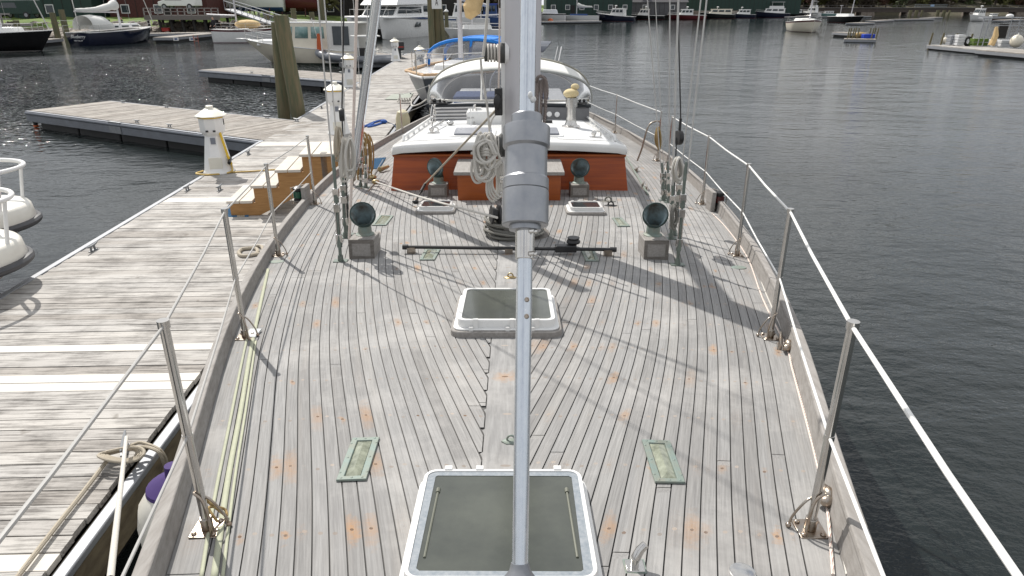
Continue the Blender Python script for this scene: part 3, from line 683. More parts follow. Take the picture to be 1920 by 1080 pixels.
# ---- mast
MX = .105; MY = 5.5; mz = DZ(0, MY)
m = MB(); e = [(.145*math.cos(a)*(1 - .05*abs(math.sin(a))), .14*math.sin(a)) for a in [2*PI*k/32 for k in range(32)]]
m.rings([[(MX+x*k, MY+y*k, z) for x, y in e] for z, k in ((mz-.02, 1), (8, 1), (13.5, .8))]); mast = m.build('mast', M['mast'], yacht)
m = MB(); m.box(MX-.158, MX-.128, MY-.06, MY-.03, mz+.1, 12); m.build('sail_track', M['whitem'], mast)
m = MB(); m.lathe([(.27, 0), (.27, .02), (.2, .03), (.18, .05)], 28, Matrix.Translation((MX-.03, MY, mz-.01))); m.build('mast_collar', M['teakd'], mast)
def winch(z, r, L, matd='blackp', rope=None, coils=0):
    T = frame((MX-.13, MY-.03, z), (-1, -.05, 0))
    m = MB(); m.lathe([(r*1.25, 0), (r*1.25, .03), (r*1.1, .04), (r*.95, .06), (r*.78, L*.55), (r*.8, L*.8), (r*1.0, L*.9), (r*1.0, L), (r*.4, L+.004)], 26, T); w = m.build('winch', surf('dull black winch', (.06, .062, .06), .45, .3), mast)
    m = MB(); m.lathe([(r*1.4, -.03), (r*1.4, 0)], 26, T); m.build('winch_pad', M['whitem'], w)
    for q in range(coils):
        m = MB() if q == 0 else m
        zc = L*.35 + q*.024; m.path([T @ Vector((r*.95*math.cos(a), r*.95*math.sin(a), zc)) for a in [2*PI*i/20 for i in range(20)]], .0085, 6, True)
    if coils: m.build('winch_turns', M['ropew'], w)
    return w
winch(2.965, .062, .155, coils=4); winch(2.27, .075, .15, coils=2)
# track cars on the mast's near face
p = PY(935, 190, 5.36); m = MB(); m.box(p.x-.03, p.x+.03, p.y-.05, p.y+.02, p.z-.10, p.z+.10); m.ball((p.x-.01, p.y-.06, p.z), .03, .02, .06); m.build('track_car', M['blackp'], mast, bevel=.01)
p = PY(933, 402, 5.33); T = frame((p.x-.01, p.y, p.z), (-1, -.25, .1)); m = MB(); m.lathe([(.02, -.03), (.078, -.03), (.082, -.01), (.05, .0), (.05, .02), (.08, .03), (.075, .045), (.03, .05)], 24, T); m.build('reel_drum', M['blackp'], mast)
for q in ((938, 300), (941, 335), (939, 360)):
    p = PY(*q, 5.34); m = MB(); m.box(p.x-.018, p.x+.018, p.y-.03, p.y+.02, p.z-.03, p.z+.03); m.ball((p.x, p.y-.035, p.z), .012); m.build('mast_fitting', M['steel'], mast, bevel=.004)
# boom going aft over the deckhouse
m = MB(); m.path([(MX*.5, MY+.15, mz+2.6), (0, 14.5, mz+2.75)], .07, 14); m.build('boom', M['mast'], mast)
m = MB(); 
for s in (-1, 1): m.tube((MX, MY+.02, 6.4), (s*1.22+MX*.5, MY+.12, 6.5), .03, .022)
m.build('spreader', M['mast'], mast)
# grey rope hank on the mast's right side
m = MB(); rr = random.Random(3)
for k in range(9):
    x0 = 1004 + k*2.2; a = PY(x0, 150 + rr.uniform(-3, 3), 5.42); b = PY(x0 - 2 + rr.uniform(-2, 2), 238 + rr.uniform(-14, 5), 5.36 - .02*(k % 3)); c = a.lerp(b, .5) + Vector((rr.uniform(-.012, .012), -.03, 0)); m.curve([a, c, b], .009, 6, 5)
a = PY(1022, 150, 5.4); m.curve([PY(1004, 152, 5.4), PY(1012, 143, 5.38), PY(1023, 150, 5.38), PY(1026, 175, 5.38), PY(1020, 200, 5.38)], .012, 8)
m.build('halyard_hank', rope_mat('grey flecked rope', (.26, .22, .20), (.09, .07, .065), 260, .5), mast)
# ---- ropes of the yacht: hank on the lower winch
m = MB(); rr = random.Random(5)
for k in range(13):
    cx = 905 + rr.uniform(-8, 14); top_ = 262 + rr.uniform(-8, 8); bt = 318 + rr.uniform(-14, 24); w = rr.uniform(8, 19); Yc = 5.28 - .012*k + rr.uniform(-.01, .01)
    m.curve([PY(cx-w*.3, top_, Yc), PY(cx-w, (top_+bt)/2-10, Yc-.03), PY(cx-w*.8, bt-8, Yc-.02), PY(cx+w*.1, bt, Yc-.03), PY(cx+w, bt-14, Yc), PY(cx+w*.9, (top_+bt)/2, Yc-.01), PY(cx+w*.3, top_-2, Yc)], .0105, 7, 5, True)
for k in range(4):
    cx = 922 + k*4; m.curve([PY(cx, 300, 5.3), PY(cx-8-k, 335, 5.28), PY(cx-8, 365-k*3, 5.28), PY(cx+4, 378-k*3, 5.3), PY(cx+10, 350, 5.32), PY(cx+8, 305, 5.34)], .010, 7, 5)
m.curve([PY(886, 300, 5.2), PY(884, 325, 5.2), PY(892, 342, 5.2), PY(905, 338, 5.22), PY(912, 318, 5.24)], .0105, 7, 5)
m.path([PY(892+16*math.cos(a), 282+6*math.sin(a), 5.2) for a in [PI*.1*i for i in range(8)]], .0105, 7)
for k in range(3): m.curve([PY(902, 282+k*5, 5.15), PY(912, 280+k*5, 5.12), PY(922, 284+k*5, 5.17)], .011, 7, 5)
tag(m.build('rope_hank', M['ropew']), 'white rope hank hanging off the lower winch on the left of the big mast', 'rope')
m = MB(); m.curve([PY(901, 108, 5.3), PY(905, 150, 5.3), PY(913, 195, 5.3), PY(918, 245, 5.3)], .0085, 7, 4); m.curve([PY(915, 0, 5.3), PY(911, 60, 5.32), PY(906, 105, 5.32)], .011, 7, 4); m.tube(PY(915, 0, 5.3), PY(921, -70, 5.3), .011); m.curve([PY(932, 212, 5.35), PY(922, 225, 5.3), PY(917, 250, 5.3)], .007, 6, 4)
tag(m.build('halyard', M['ropew']), 'white halyard led down the mast over the upper winch', 'rope')
m = MB(); m.tube(PY(937, 15, 5.33), PY(936, 120, 5.33), .007); m.tube(PY(936, 120, 5.33), PY(934, 190, 5.33), .007); tag(m.build('flecked_halyard', M['ropef']), 'red flecked halyard running up the left edge of the mast', 'rope')
m = MB(); a = PY(938, 198, 5.33); b = PD(797, 345, .12); m.tube(a, b, .010); tag(m.build('downhaul_rope', M['ropeg']), 'brown taut rope slanting from the mast down to the left deck block', 'rope')
m = MB(); c_ = PD(779, 378, .02); m.tube(b, b.lerp(c_, .45), .016); m.tube(b.lerp(c_, .45), c_, .010); m.ball(c_, .035, .025, .02); m.build('snap_block', M['blackp'], yacht)
a = PD(704, 341, .05); b = PD(932, 408, .28); m = MB(); m.curve([a, a.lerp(b, .5)-Vector((0,0,.02)), b], .0095, 7); tag(m.build('furling_line', M['ropew']), 'white line crossing the deck in front of the mahogany deckhouse to the mast foot', 'rope')
m = MB(); m.ball(a, .045, .03, .03); m.ball(PD(699, 332, .04), .05, .05, .03); m.tube(PD(712, 318, .04), PD(728, 312, .05), .035, .02); m.build('deck_block', M['brass'], yacht)
m = MB(); rr = random.Random(9)
for k in range(16):
    rx = .155 + rr.uniform(0, .09); zz = .02 + k*.009; cx, cy = MX - .06, MY - .05
    m.path([(cx + rx*1.05*math.cos(a) + .01*math.sin(3*a+k), cy + rx*math.sin(a) + .01*math.cos(2*a+k), DZ(0, MY) + zz + .008*math.sin(a*2+k)) for a in [2*PI*i/22 for i in range(22)]], .011, 6, True)
tag(m.build('rope_coil', M['roped']), 'dark grey old rope coiled flat round the mast foot', 'rope coil')
# ---- traveller track pole lying across the deck
a = PD(755, 463, .05); b = PD(1156, 468, .05); m = MB(); m.tube(a, b, .0135, n=10); m.tube(a, a.lerp(b, .025), .021); m.tube(b, b.lerp(a, .03), .019); pl = m.build('staysail_track', M['blackp'], yacht)
c_ = a.lerp(b, .765); m = MB(); m.box(c_.x-.08, c_.x+.08, c_.y-.03, c_.y+.03, c_.z-.02, c_.z+.03); m.lathe([(.05, .03), (.055, .045), (.04, .06), (.05, .075)], 16, Matrix.Translation((c_.x+.06, c_.y+.05, c_.z))); m.build('track_car', M['blackp'], pl, bevel=.006)
for t in (.04, .5, .96): q = a.lerp(b, t); m = MB(); m.box(q.x-.03, q.x+.03, q.y-.025, q.y+.025, DZ(q.x, q.y), q.z); m.build('track_foot', M['steeld'], pl)
# ---- inner forestay with its furling drum, on the foredeck close to the camera
FA = PY(975, 1065, 1.22); FB = PY(991, 0, 1.88); FD = (FB - FA).normalized()
def pry(p):
    q = p - C0; zc = q.y*math.cos(PITCH) - q.z*math.sin(PITCH); return 540 - F * (q.y*math.sin(PITCH) + q.z*math.cos(PITCH)) / zc, zc
def axt(py):
    lo, hi = -.5, 3.0
    for _ in range(40):
        md = (lo + hi)/2
        if pry(FA + FD*md)[0] > py: lo = md
        else: hi = md
    return lo
def rad(px, py): return px/2 * pry(FA + FD*axt(py))[1] / F
TF = frame(FA, FD, (1, 0, 0))
def L_(prof, n=36): return [(rad(w, y), axt(y)) for y, w in prof]
m = MB(); m.lathe([(.035, -.30), (.035, -.06), (rad(66, 1062), -.055), (rad(68, 1062), -.028), (rad(62, 1062), -.022), (rad(40, 1062), -.004), (rad(36, 1062), .006), (rad(34, 1062), .012)], 10, TF)
m.tube(TF @ Vector((0, 0, -.28)), (TF @ Vector((0, 0, -.28))) - Vector((0, .02, .05)), .04, .04); fs = m.build('inner_forestay', surf('worn alloy foot', (.24, .25, .27), .4, .5), yacht)
m = MB(); m.lathe(L_([(1064, 30.5), (900, 30.5), (700, 30.2), (484, 30)]), 24, TF); m.build('lower_torque_tube', M['foil'], fs)
m = MB(); m.lathe(L_([(486, 34), (485, 35.5), (430, 36.5), (429, 33)]), 28, TF)
for y in (436, 478):
    q = TF @ Vector((rad(20, y), -rad(32, y), axt(y))); m.tube(q + Vector((-.004, 0, 0)), q + Vector((.013, .004, 0)), .006, .006, 8); m.ball(q + Vector((.012, -.002, 0)), .0055)
m.build('coupling_sleeve', M['steel'], fs, ang=20)
m = MB(); m.lathe(L_([(433, 54), (432, 60), (424, 61), (423, 84), (421, 87.5), (362, 87), (358, 86)]), 48, TF); m.build('drum_lower_shell', M['drum'], fs, ang=15)
m = MB(); m.lathe(L_([(358.5, 82), (357, 82)]), 48, TF); m.build('drum_seam', M['blackp'], fs)
m = MB(); m.lathe(L_([(357, 85.5), (356, 86.5), (337, 86.5), (335, 84), (333, 80.5), (331, 79.5), (281, 79.5), (279, 82), (276, 88), (275, 88.5), (242, 88.5), (240, 87.5), (239, 82), (237.5, 62), (237, 59.5), (219, 58.5), (217, 56), (216, 34)]), 48, TF); m.build('drum_upper_shell', M['drum'], fs, ang=15)
m = MB(); tb = axt(216); m.lathe([(rad(30.5, 216), tb-.01), (rad(30.5, 216), 8.6)], 28, TF); m.build('luff_tube', M['foil'], fs)
for y in (563, 594):
    q = TF @ Vector((rad(10, y), -rad(30, y)*.96, axt(y))); T = frame(q, q - (TF @ Vector((0, 0, axt(y)))), (1, 0, 0)); m = MB(); m.lathe([(.0062, -.003), (.0062, .0012), (.004, .0022), (.0035, .0005)], 12, T); m.build('tube_screw', M['steeld'], fs)
q = TF @ Vector((rad(22, 191), -rad(26, 191), axt(191))); m = MB(); m.ball(q, .008, .006, .008); m.ball(q + Vector((-.007, 0, .010)), .006, .005, .009); m.build('tape_scrap', M['whitem'], fs)
M['tb'] = surf('bronze turnbuckle', (.17, .20, .18), .4, .6, (.10, .12, .10), 20)
# ---- shrouds, turnbuckles
def shroud(base, kink, top, Yk=None, r=.0055, lean=0.0):
    b = PD(*base, .0); k_ = PY(*kink, b.y + .03); t = PY(*top, b.y + .06); d = (t - b).normalized()
    L = 5.2; tp = t + (t - k_).normalized() * 3.0
    m = MB(); m.tube(b + (t - b) * ((k_ - b).length / (t - b).length) * .86, t, r, n=8); m.tube(t, tp, r, n=8); o = m.build('shroud', M['wire'], yacht)
    kk = (k_ - b).length; d = (k_ - b).normalized(); m = MB()
    m.tube(b, b + d*.05, .022, .018); m.tube(b + d*.05, b + d*.12, .012); m.tube(b + d*.11, b + d*.20, .020, .016, 8); m.tube(b + d*.20, b + d*(kk*.55), .008); m.tube(b + d*(kk*.55), b + d*(kk*.62), .018); m.tube(b + d*(kk*.62), b + d*(kk*.80), .011); m.tube(b + d*(kk*.80), b + d*kk*.97, .014, .009)
    m.box(b.x-.05, b.x+.05, b.y-.03, b.y+.03, b.z-.0, b.z+.008)
    tb_ = m.build('turnbuckle', M['tb'] , o)
    m = MB(); x = d.cross(Vector((0, 1, 0))).normalized()
    for s in (-1, 1): m.tube(b + d*kk*.22 + x*s*.013, b + d*kk*.5 + x*s*.013, .005)
    for q in (.22, .5, .64): c = b + d*kk*q; m.box(c.x-.022, c.x+.022, c.y-.014, c.y+.014, c.z-.03, c.z+.03)
    m.build('turnbuckle_body', M['steel'], o, bevel=.003)
    return b, t
shroud((639, 490), (624, 284), (596, 0)); shroud((648, 446), (641, 300), (608, 0)); shroud((652, 440), (648, 330), (641, 60), r=.004); shroud((676, 350), (678, 270), (690, 0), r=.005); shroud((686, 352), (686, 290), (672, 120), r=.0035)
shroud((1270, 497), (1287, 297), (1325, 0)); shroud((1264, 441), (1279, 300), (1314, 0)); shroud((1244, 376), (1241, 303), (1214, 0)); shroud((1258, 448), (1262, 330), (1272, 0), r=.008); shroud((1254, 380), (1252, 300), (1256, 0), r=.006); shroud((1247, 372), (1248, 320), (1229, 0), r=.004)
# flecked lead line beside the left shrouds
a = PD(655, 448, .1); b = PY(661, 300, 5.2); c_ = PY(669, 0, 5.3); m = MB(); m.tube(a, b, .011); m.tube(b, c_, .011); m.tube(c_, c_ + (c_-b).normalized()*2, .011); tag(m.build('flecked_rope', M['ropef']), 'brown flecked rope running up beside the silver pole on the left', 'rope')
# the stowed pole
a = PY(662, 335, 7.9); b = PY(706, 0, 6.6); m = MB(); m.path([a.lerp(b, .08), b, b + (b-a).normalized()*1.2], .046, 16); sp_ = m.build('stowed_pole', M['foil'], yacht); m = MB(); m.tube(a, a.lerp(b, .1), .03, .04); m.ball(a, .035); m.tube(PD(660, 345, 0), a, .02); m.build('pole_end', M['steeld'], sp_)
# bundles of rope on the shrouds
def hank(px, py0, py1, w, Y, mat, label, n=9, seed=1, r=.010):
    rr = random.Random(seed); m = MB()
    for k in range(n):
        c = px + rr.uniform(-w*.4, w*.4); ww = w*rr.uniform(.4, 1); yb = py1 + rr.uniform(-.25, .1)*(py1-py0); Yc = Y + rr.uniform(-.06, .06)
        m.curve([PY(c, py0+rr.uniform(-3, 3), Yc), PY(c-ww/2, lerp(py0, yb, .4), Yc-.03), PY(c-ww/2.5, yb-6, Yc-.02), PY(c, yb, Yc), PY(c+ww/2.2, yb-8, Yc+.02), PY(c+ww/2, lerp(py0, yb, .35), Yc)], r, 6, 4, True)
    return tag(m.build('rope_hank', mat), label, 'rope')
hank(650, 258, 338, 17, 5.0, M['ropew'], 'off white rope hank tied high on the left shrouds', 9, 2, .008); hank(633, 240, 300, 11, 5.0, M['ropeg'], 'tan thin rope hank on the outermost left shroud', 5, 4, .007)
hank(1270, 298, 340, 15, 5.2, M['ropew'], 'off white rope hank tied low on the right shrouds', 10, 6, .009); hank(1235, 241, 282, 9, 9.4, M['ropey'], 'ochre rope hank tied to the gate post on the right', 6, 8, .012)
hank(682, 250, 345, 26, 8.4, M['ropey'], 'ochre and brown ropes hanging behind the silver pole on the left', 7, 12, .010); hank(1266, 385, 430, 11, 5.1, M['roped'], 'dark rope loop low on the right shrouds beside the cowl vent', 5, 14, .008)
m = MB(); p = PY(1273, 258, 5.9); m.lathe([(.06, -.02), (.065, 0), (.06, .02)], 18, frame(p, (1, .2, 0))); m.tube(p, p + Vector((0, 0, .16)), .012); m.tube(p + Vector((0, 0, .16)), PY(1271, 0, 5.9), .006); m.tube(p - Vector((.02, 0, 0)), PD(1262, 410, .1), .006); m.build('running_block', M['blackp'], yacht)
m = MB(); p = PY(641, 215, 5.6); m.lathe([(.05, -.02), (.055, 0), (.05, .02)], 18, frame(p, (1, .2, 0))); m.tube(p, PY(645, 0, 5.6), .006); m.tube(p, PD(652, 420, .1), .006); m.build('running_block', M['blackp'], yacht)
# ---- bow light boards at the bulwark
for s, px, py, lens in ((-1, 573, 386, 'greenlens'), (1, 1334, 396, 'redlens')):
    p = PD(px, py, 0); m = MB(); m.box(p.x+s*.0-.02, p.x+.02, p.y-.04, p.y+.16, p.z-.01, p.z+.20); b = m.build('lamp_board', M['teak'], yacht, bevel=.006)
    m = MB(); m.lathe([(.055, 0), (.055, .02), (.045, .025), (.045, .11), (.055, .115), (.055, .135), (.02, .15)], 18, Matrix.Translation((p.x+s*.07, p.y+.04, p.z+.05))); m.build('navigation_lamp', M['blackp'], b)
    m = MB(); m.lathe([(.048, .035), (.048, .10)], 18, Matrix.Translation((p.x+s*.07, p.y+.02, p.z+.05))); m.build('lamp_lens', M[lens], b)
    m = MB(); m.path([(p.x+s*.02, p.y+.10, p.z+.02), (p.x+s*.13, p.y-.01, p.z+.03), (p.x+s*.13, p.y-.01, p.z+.19), (p.x+s*.02, p.y+.10, p.z+.2)], .006, 6); m.build('lamp_guard', M['steeld'], b)
# ---- small deck fittings
def padeye(px, py, mt='brass', s=1):
    p = PD(px, py); m = MB(); m.lathe([(.045*s, 0), (.045*s, .005), (.03*s, .01)], 6, Matrix.Translation(p) @ Matrix.Scale(.55, 4, (0, 1, 0))); m.path([p + Vector((.018*s*math.cos(a), 0, .012 + .022*s*math.sin(a))) for a in [PI*i/8 for i in range(9)]], .005*s, 8); m.build('padeye', M[mt], yacht)
padeye(957, 521); padeye(958, 829, 'bronze', .8); padeye(1140, 378, 'roped', 1.8); padeye(1145, 386, 'blackp', 1.5)
def cleat(m, c, L=.2, h=.06, T=None):
    T = (T or Matrix()) @ Matrix.Translation(c)
    for s in (-1, 1): m.tube(T @ Vector((s*L*.16, 0, 0)), T @ Vector((s*L*.14, 0, h*.8)), L*.055, L*.05, 8)
    m.path([T @ Vector((x*L, 0, h*.8 + abs(x)**2*L*.25)) for x in (-.5, -.3, -.1, .1, .3, .5)], [L*.025, L*.05, L*.06, L*.06, L*.05, L*.025], 8)
    m.box(-L*.26, L*.26, -L*.09, L*.09, -.002, L*.04, T)
for q, an in (((1205, 350), 70), ((1193, 322), 60), ((1462, 651), 70), ((1212, 356), 80)):
    p = PD(*q); m = MB(); cleat(m, (0, 0, 0), .17, .05, Matrix.Translation(p) @ Matrix.Rotation(R(an), 4, 'Z')); m.build('deck_cleat', M['steeld'], yacht)
p = PD(1190, 1063); m = MB(); m.box(p.x-.026, p.x+.026, p.y-.022, p.y+.022, p.z, p.z+.006); m.tube(p, p+Vector((0, 0, .035)), .011); m.path([p+Vector((0, .0, .03)), p+Vector((.012, .006, .055)), p+Vector((.028, .012, .07))], [.014, .013, .011], 12); b = m.build('chain_pawl', M['steel'], yacht, bevel=.002); m = MB(); m.box(p.x-.03, p.x+.03, p.y-.026, p.y+.026, p.z-.002, p.z+.003); m.build('pawl_plate', M['bronze'], b)
for q in ((519, 491), (1385, 502)):
    p = PD(*q); T = slopeT(p.x, p.y, .0015); m = MB(); m.lathe([(.055, 0), (.052, .003), (.0, .004)], 28, T @ Matrix.Scale(.8, 4, (0, 1, 0))); m.build('deck_plate', M['bronze'], yacht)
p = PD(1392, 1076); m = MB(); m.lathe([(.036, 0), (.036, .006), (.028, .009), (.0, .008)], 24, Matrix.Translation(p)); m.build('filler_cap', M['steel'], yacht)
# blocks on the right bulwark near the big stanchion
for q in ((1553, 940), (1545, 935), (1478, 652)):
    p = PD(*q, .03); m = MB(); m.ball(p, .028, .02, .02); m.ball(p + Vector((.012, .03, .01)), .02, .03, .018); m.build('lead_block', M['steeld'], yacht)
p = PD(1640, 1130, 0)
def edge_line(pts, r, mat, nm, lab, cat='rope'):
    m = MB(); m.curve([PD(x, y, r*1.1) for x, y in pts], r, 6, 4); return tag(m.build(nm, mat), lab, cat)
edge_line([(1562, 1078), (1552, 960), (1545, 925), (1520, 820), (1485, 690), (1474, 650), (1430, 560), (1400, 480), (1360, 425), (1335, 400)], .0052, M['ropef'], 'control_line', 'white line with red flecks lying along the inner foot of the right bulwark')
edge_line([(1588, 1078), (1570, 980), (1552, 915), (1530, 810), (1492, 690), (1478, 645), (1436, 550), (1408, 480), (1368, 425)], .0045, M['ropew'], 'control_line', 'plain cream line lying outside the red flecked one by the right bulwark')
for pts, w, lab in (([(402, 1085), (428, 900), (452, 770), (474, 640), (503, 505)], .010, 'wide pale green webbing strap laid flat along the left side of the deck'), ([(378, 1085), (402, 940), (430, 800), (458, 660), (468, 620)], .006, 'narrow grey green webbing strap left of the wide one on the deck'), ([(418, 1085), (440, 905), (462, 765), (480, 640)], .005, 'thin pale webbing strap just inboard of the wide green one')):
    ps = smooth([PD(x, y) for x, y in pts], 8); m = MB(); m.grid([[q + Vector((-w, 0, .005)), q + Vector((0, 0, .006)), q + Vector((w, 0, .005))] for q in ps]); tag(m.build('webbing_strap', M['strap'], solid=.002), lab, 'strap')
m = MB(); q = PD(474, 625, .01); m.box(q.x-.03, q.x+.03, q.y-.05, q.y+.05, q.z-.006, q.z+.004); tag(m.build('tape_wrap', surf('clear tape', (.6, .62, .62), .2)), 'shiny clear tape wrapped over the pale green straps', 'tape')
# lashings at the stanchion feet
for s, (x, y) in ((-1, (-.905, 1.655)),):
    m = MB(); z = DZ(x, y); m.curve([(x+.0, y+.02, z+.10), (x+.03, y+.03, z+.05), (x+.045, y+.04, z+.02), (x+.03, y+.06, z+.03), (x+.0, y+.03, z+.06), (x+.035, y+.0, z+.03)], .0045, 6); tag(m.build('lashing', M['ropey']), 'short brown lashing at the foot of the nearest left stanchion', 'rope')
# mat on the side deck
def matq(cs, name, lab, n=14, pat=None):
    m = MB(); a, b, c, d = cs
    for i in range(n):
        for j in range(n):
            def q(u, v, h): return a.lerp(b, u).lerp(d.lerp(c, u), v) + Vector((0, 0, h))
            m.mi = 1 if pat((i+.5)/n, (j+.5)/n) else 0
            u0, u1, v0, v1 = i/n, (i+1)/n, j/n, (j+1)/n; um, vm = (u0+u1)/2, (v0+v1)/2
            m.add([q(u0, v0, .004), q(u1, v0, .004), q(u1, v1, .004), q(u0, v1, .004), q(um, vm, .022)], [(0,1,4), (1,2,4), (2,3,4), (3,0,4)])
    o = m.build(name, [M['bluem'], M['tanm']], flat=True); return tag(o, lab, 'mat')
M['bluem'] = surf('blue woven cord', (.035, .13, .25), .9, 0, (.02, .08, .16), 40); M['tanm'] = surf('tan woven cord', (.42, .37, .29), .9, 0, (.3, .26, .2), 40)
matq([PD(683, 300, .005), PD(724, 296, .005), PD(712, 316, .005), PD(672, 318, .005)], 'rope_mat', 'blue and tan woven rope mat on the yacht side deck left of the deckhouse', 14, lambda u, v: u < .45)
# right-hand deck: small plates
for q in ((1178, 285), (1195, 312), (1215, 345)):
    pass
m = MB(); m.path([PD(1172, 290, .01), PD(1215, 365, .01)], .012, 6); m.build('genoa_track', M['bronze'], yacht)
m = MB(); m.path([PD(700, 330, .01), PD(718, 300, .01)], .01, 6); m.path([PD(690, 358, .008), PD(706, 338, .01)], .008, 6); m.build('genoa_track', M['steeld'], yacht)
# ================================================================ WATER
m = MB(); m.add([(-900, -60, 0), (900, -60, 0), (900, 1500, 0), (-900, 1500, 0)], [(0, 1, 2, 3)]); struct(m.build('harbour_water', M['water'], flat=True))
# ================================================================ DOCKS
def dock(name, label, p0, p1, w, mat, group=None, new=(), skirt='alu', wood=False, z=.5, pitch=.134, cl=(), seams=()):
    p0 = Vector(p0); p1 = Vector(p1); L = (p1 - p0).length; a = math.atan2(p1.y - p0.y, p1.x - p0.x)
    t = thing(name, label, 'dock', (p0.x, p0.y, 0), a, group); rr = random.Random(len(label))
    m = MB(); x = 0
    while x < L - pitch*.5:
        m.cv = rr.random()*.9
        for nx in new:
            if abs(x - nx) < pitch*.55: m.cv = 2.0
        e0 = rr.uniform(-.008, .008); dz = rr.uniform(-.003, .003)
        m.box(x, x + pitch - .010, -w/2 + .06 + e0, w/2 - .06 + e0, z - .04, z + dz); x += pitch
    m.build('deck_boards', mat, t)
    for s in (-1, 1):
        m = MB(); m.box(0, L, s*w/2 - .055, s*w/2 + .055, z - .30, z - .05); m.build('side_beam', M['fascia'] if wood else M['alu'], t, bevel=.006)
        m = MB()
        if wood: m.box(0, L, s*(w/2 + .02) - .045, s*(w/2+.02) + .035, z - .06, z - .008)
        else:
            m.box(0, L, s*w/2 - .055, s*w/2 + .03, z - .05, z - .006); m.tube((0, s*(w/2+.04), z-.07), (L, s*(w/2+.04), z-.07), .045, n=10)
        m.build('edge_strip', M['alu'] if not wood else M['edge'], t, bevel=.01)
    m = MB()
    for x in [i * 1.9 + .4 for i in range(int(L / 1.9))]: m.box(x, x + 1.82, -w/2+.08, w/2-.08, -.25, z-.31)
    m.build('floats', M['float'], t, bevel=.03)
    m = MB(); m.box(-.01, L + .01, -w/2+.14, w/2-.14, z-.29, z-.045); m.build('frame_beams', M['float'], t)
    for (cx, cy, an) in cl:
        m = MB(); cleat(m, (0, 0, 0), .26, .08, Matrix.Translation((cx, cy, z)) @ Matrix.Rotation(R(an), 4, 'Z')); m.build('dock_cleat', M['galv'], t)
    for sx in seams:
        m = MB(); m.box(sx-.25, sx+.25, -w/2-.07, -w/2-.0, z-.28, z+.006); m.build('joint_plate', M['galv'], t)
    return t
M['edge'] = surf('pale grey rub strip', (.28, .29, .31), .5, .2, (.21, .22, .24), 5); M['galv'] = surf('galvanised cleat', (.24, .25, .26), .5, .6)
MD0 = Vector((-3.60, -3, 0)); MD1 = Vector((-5.20, 45.5, 0)); MDU = (MD1 - MD0).normalized()
def dl(px, py): q = P(px, py, .5); q.z = 0; r = q - MD0; return r.dot(MDU), r.cross(MDU).z * -1
def along(px, py): return dl(px, py)[0]
cls = []
for q, an in (((175, 470), 0), ((412, 357), 8), ((350, 357), 0), ((690, 172), 90), ((466, 290), 8), ((603, 203), 8)):
    p = dl(*q); cls.append((p[0], p[1], 0))
cls = [(x, max(-1.22, min(1.22, (y if abs(y) > .9 else y))), 0) for x, y, _ in cls]
for q in ((235, 845), (755, 190), (770, 178)): p = dl(*q); cls.append((p[0], -abs(p[1]) if p[1] < 0 else p[1], 20))
news = [along(150, 665), along(150, 712), along(150, 712) - .146, along(360, 379), along(360, 379) + .146, along(550, 273), along(550, 273) + .146, along(550, 273) + .29, along(160, 990)-.3]
md = dock('main_dock', 'long weathered plank dock running along the left side of the yacht', MD0, MD1, 2.76, M['dockw'], None, news, wood=True, cl=cls)
fg = 'finger docks left of the main dock'
def finger(tipn, tipf, rootn, w, **k):
    return None
A = P(50, 207, .5); B = P(480, 262, .5); A2_ = P(170, 181, .5); u = (B - A).normalized(); nrm = Vector((-u.y, u.x, 0)); w1 = 2.5
d0 = A + nrm * (w1/2); d1 = B + nrm * (w1/2) + u * .3
dock('finger_dock', 'finger dock with two joined grey edge beams, nearer one, left of the shore power post', (d0.x, d0.y, 0), (d1.x, d1.y, 0), w1, M['dockw2'], fg, seams=((P(258, 222, .5)-A).length,), cl=((.9, 1.1, 0), (3.0, 1.1, 0), (4.9, -1.1, 0), (6.2, -1.1, 0), (7.2, 1.1, 0), (8.3, 1.1, 0)))
A = P(374, 131, .5); B = P(662, 153, .5); u = (B - A).normalized(); nrm = Vector((-u.y, u.x, 0)); d0 = A + nrm*1.2; d1 = B + nrm*1.2 + u*.6
dock('finger_dock', 'farther finger dock under the bow of the cream pilothouse boat, behind the two pilings', (d0.x, d0.y, 0), (d1.x, d1.y, 0), 2.4, M['dockw2'], fg, seams=((P(507, 140, .5)-A).length,), cl=((3.5, -1.0, 0), (7, 1.0, 0)))
A = P(690, 105, .5); B = P(748, 112, .5); u = (B-A).normalized(); nrm = Vector((-u.y, u.x, 0)); d0 = A+nrm; 
dock('finger_dock', 'short far finger dock behind the black outboard motors', (d0.x - 3*u.x, d0.y - 3*u.y, 0), (B.x+nrm.x, B.y+nrm.y, 0), 2.0, M['dockw2'], fg)
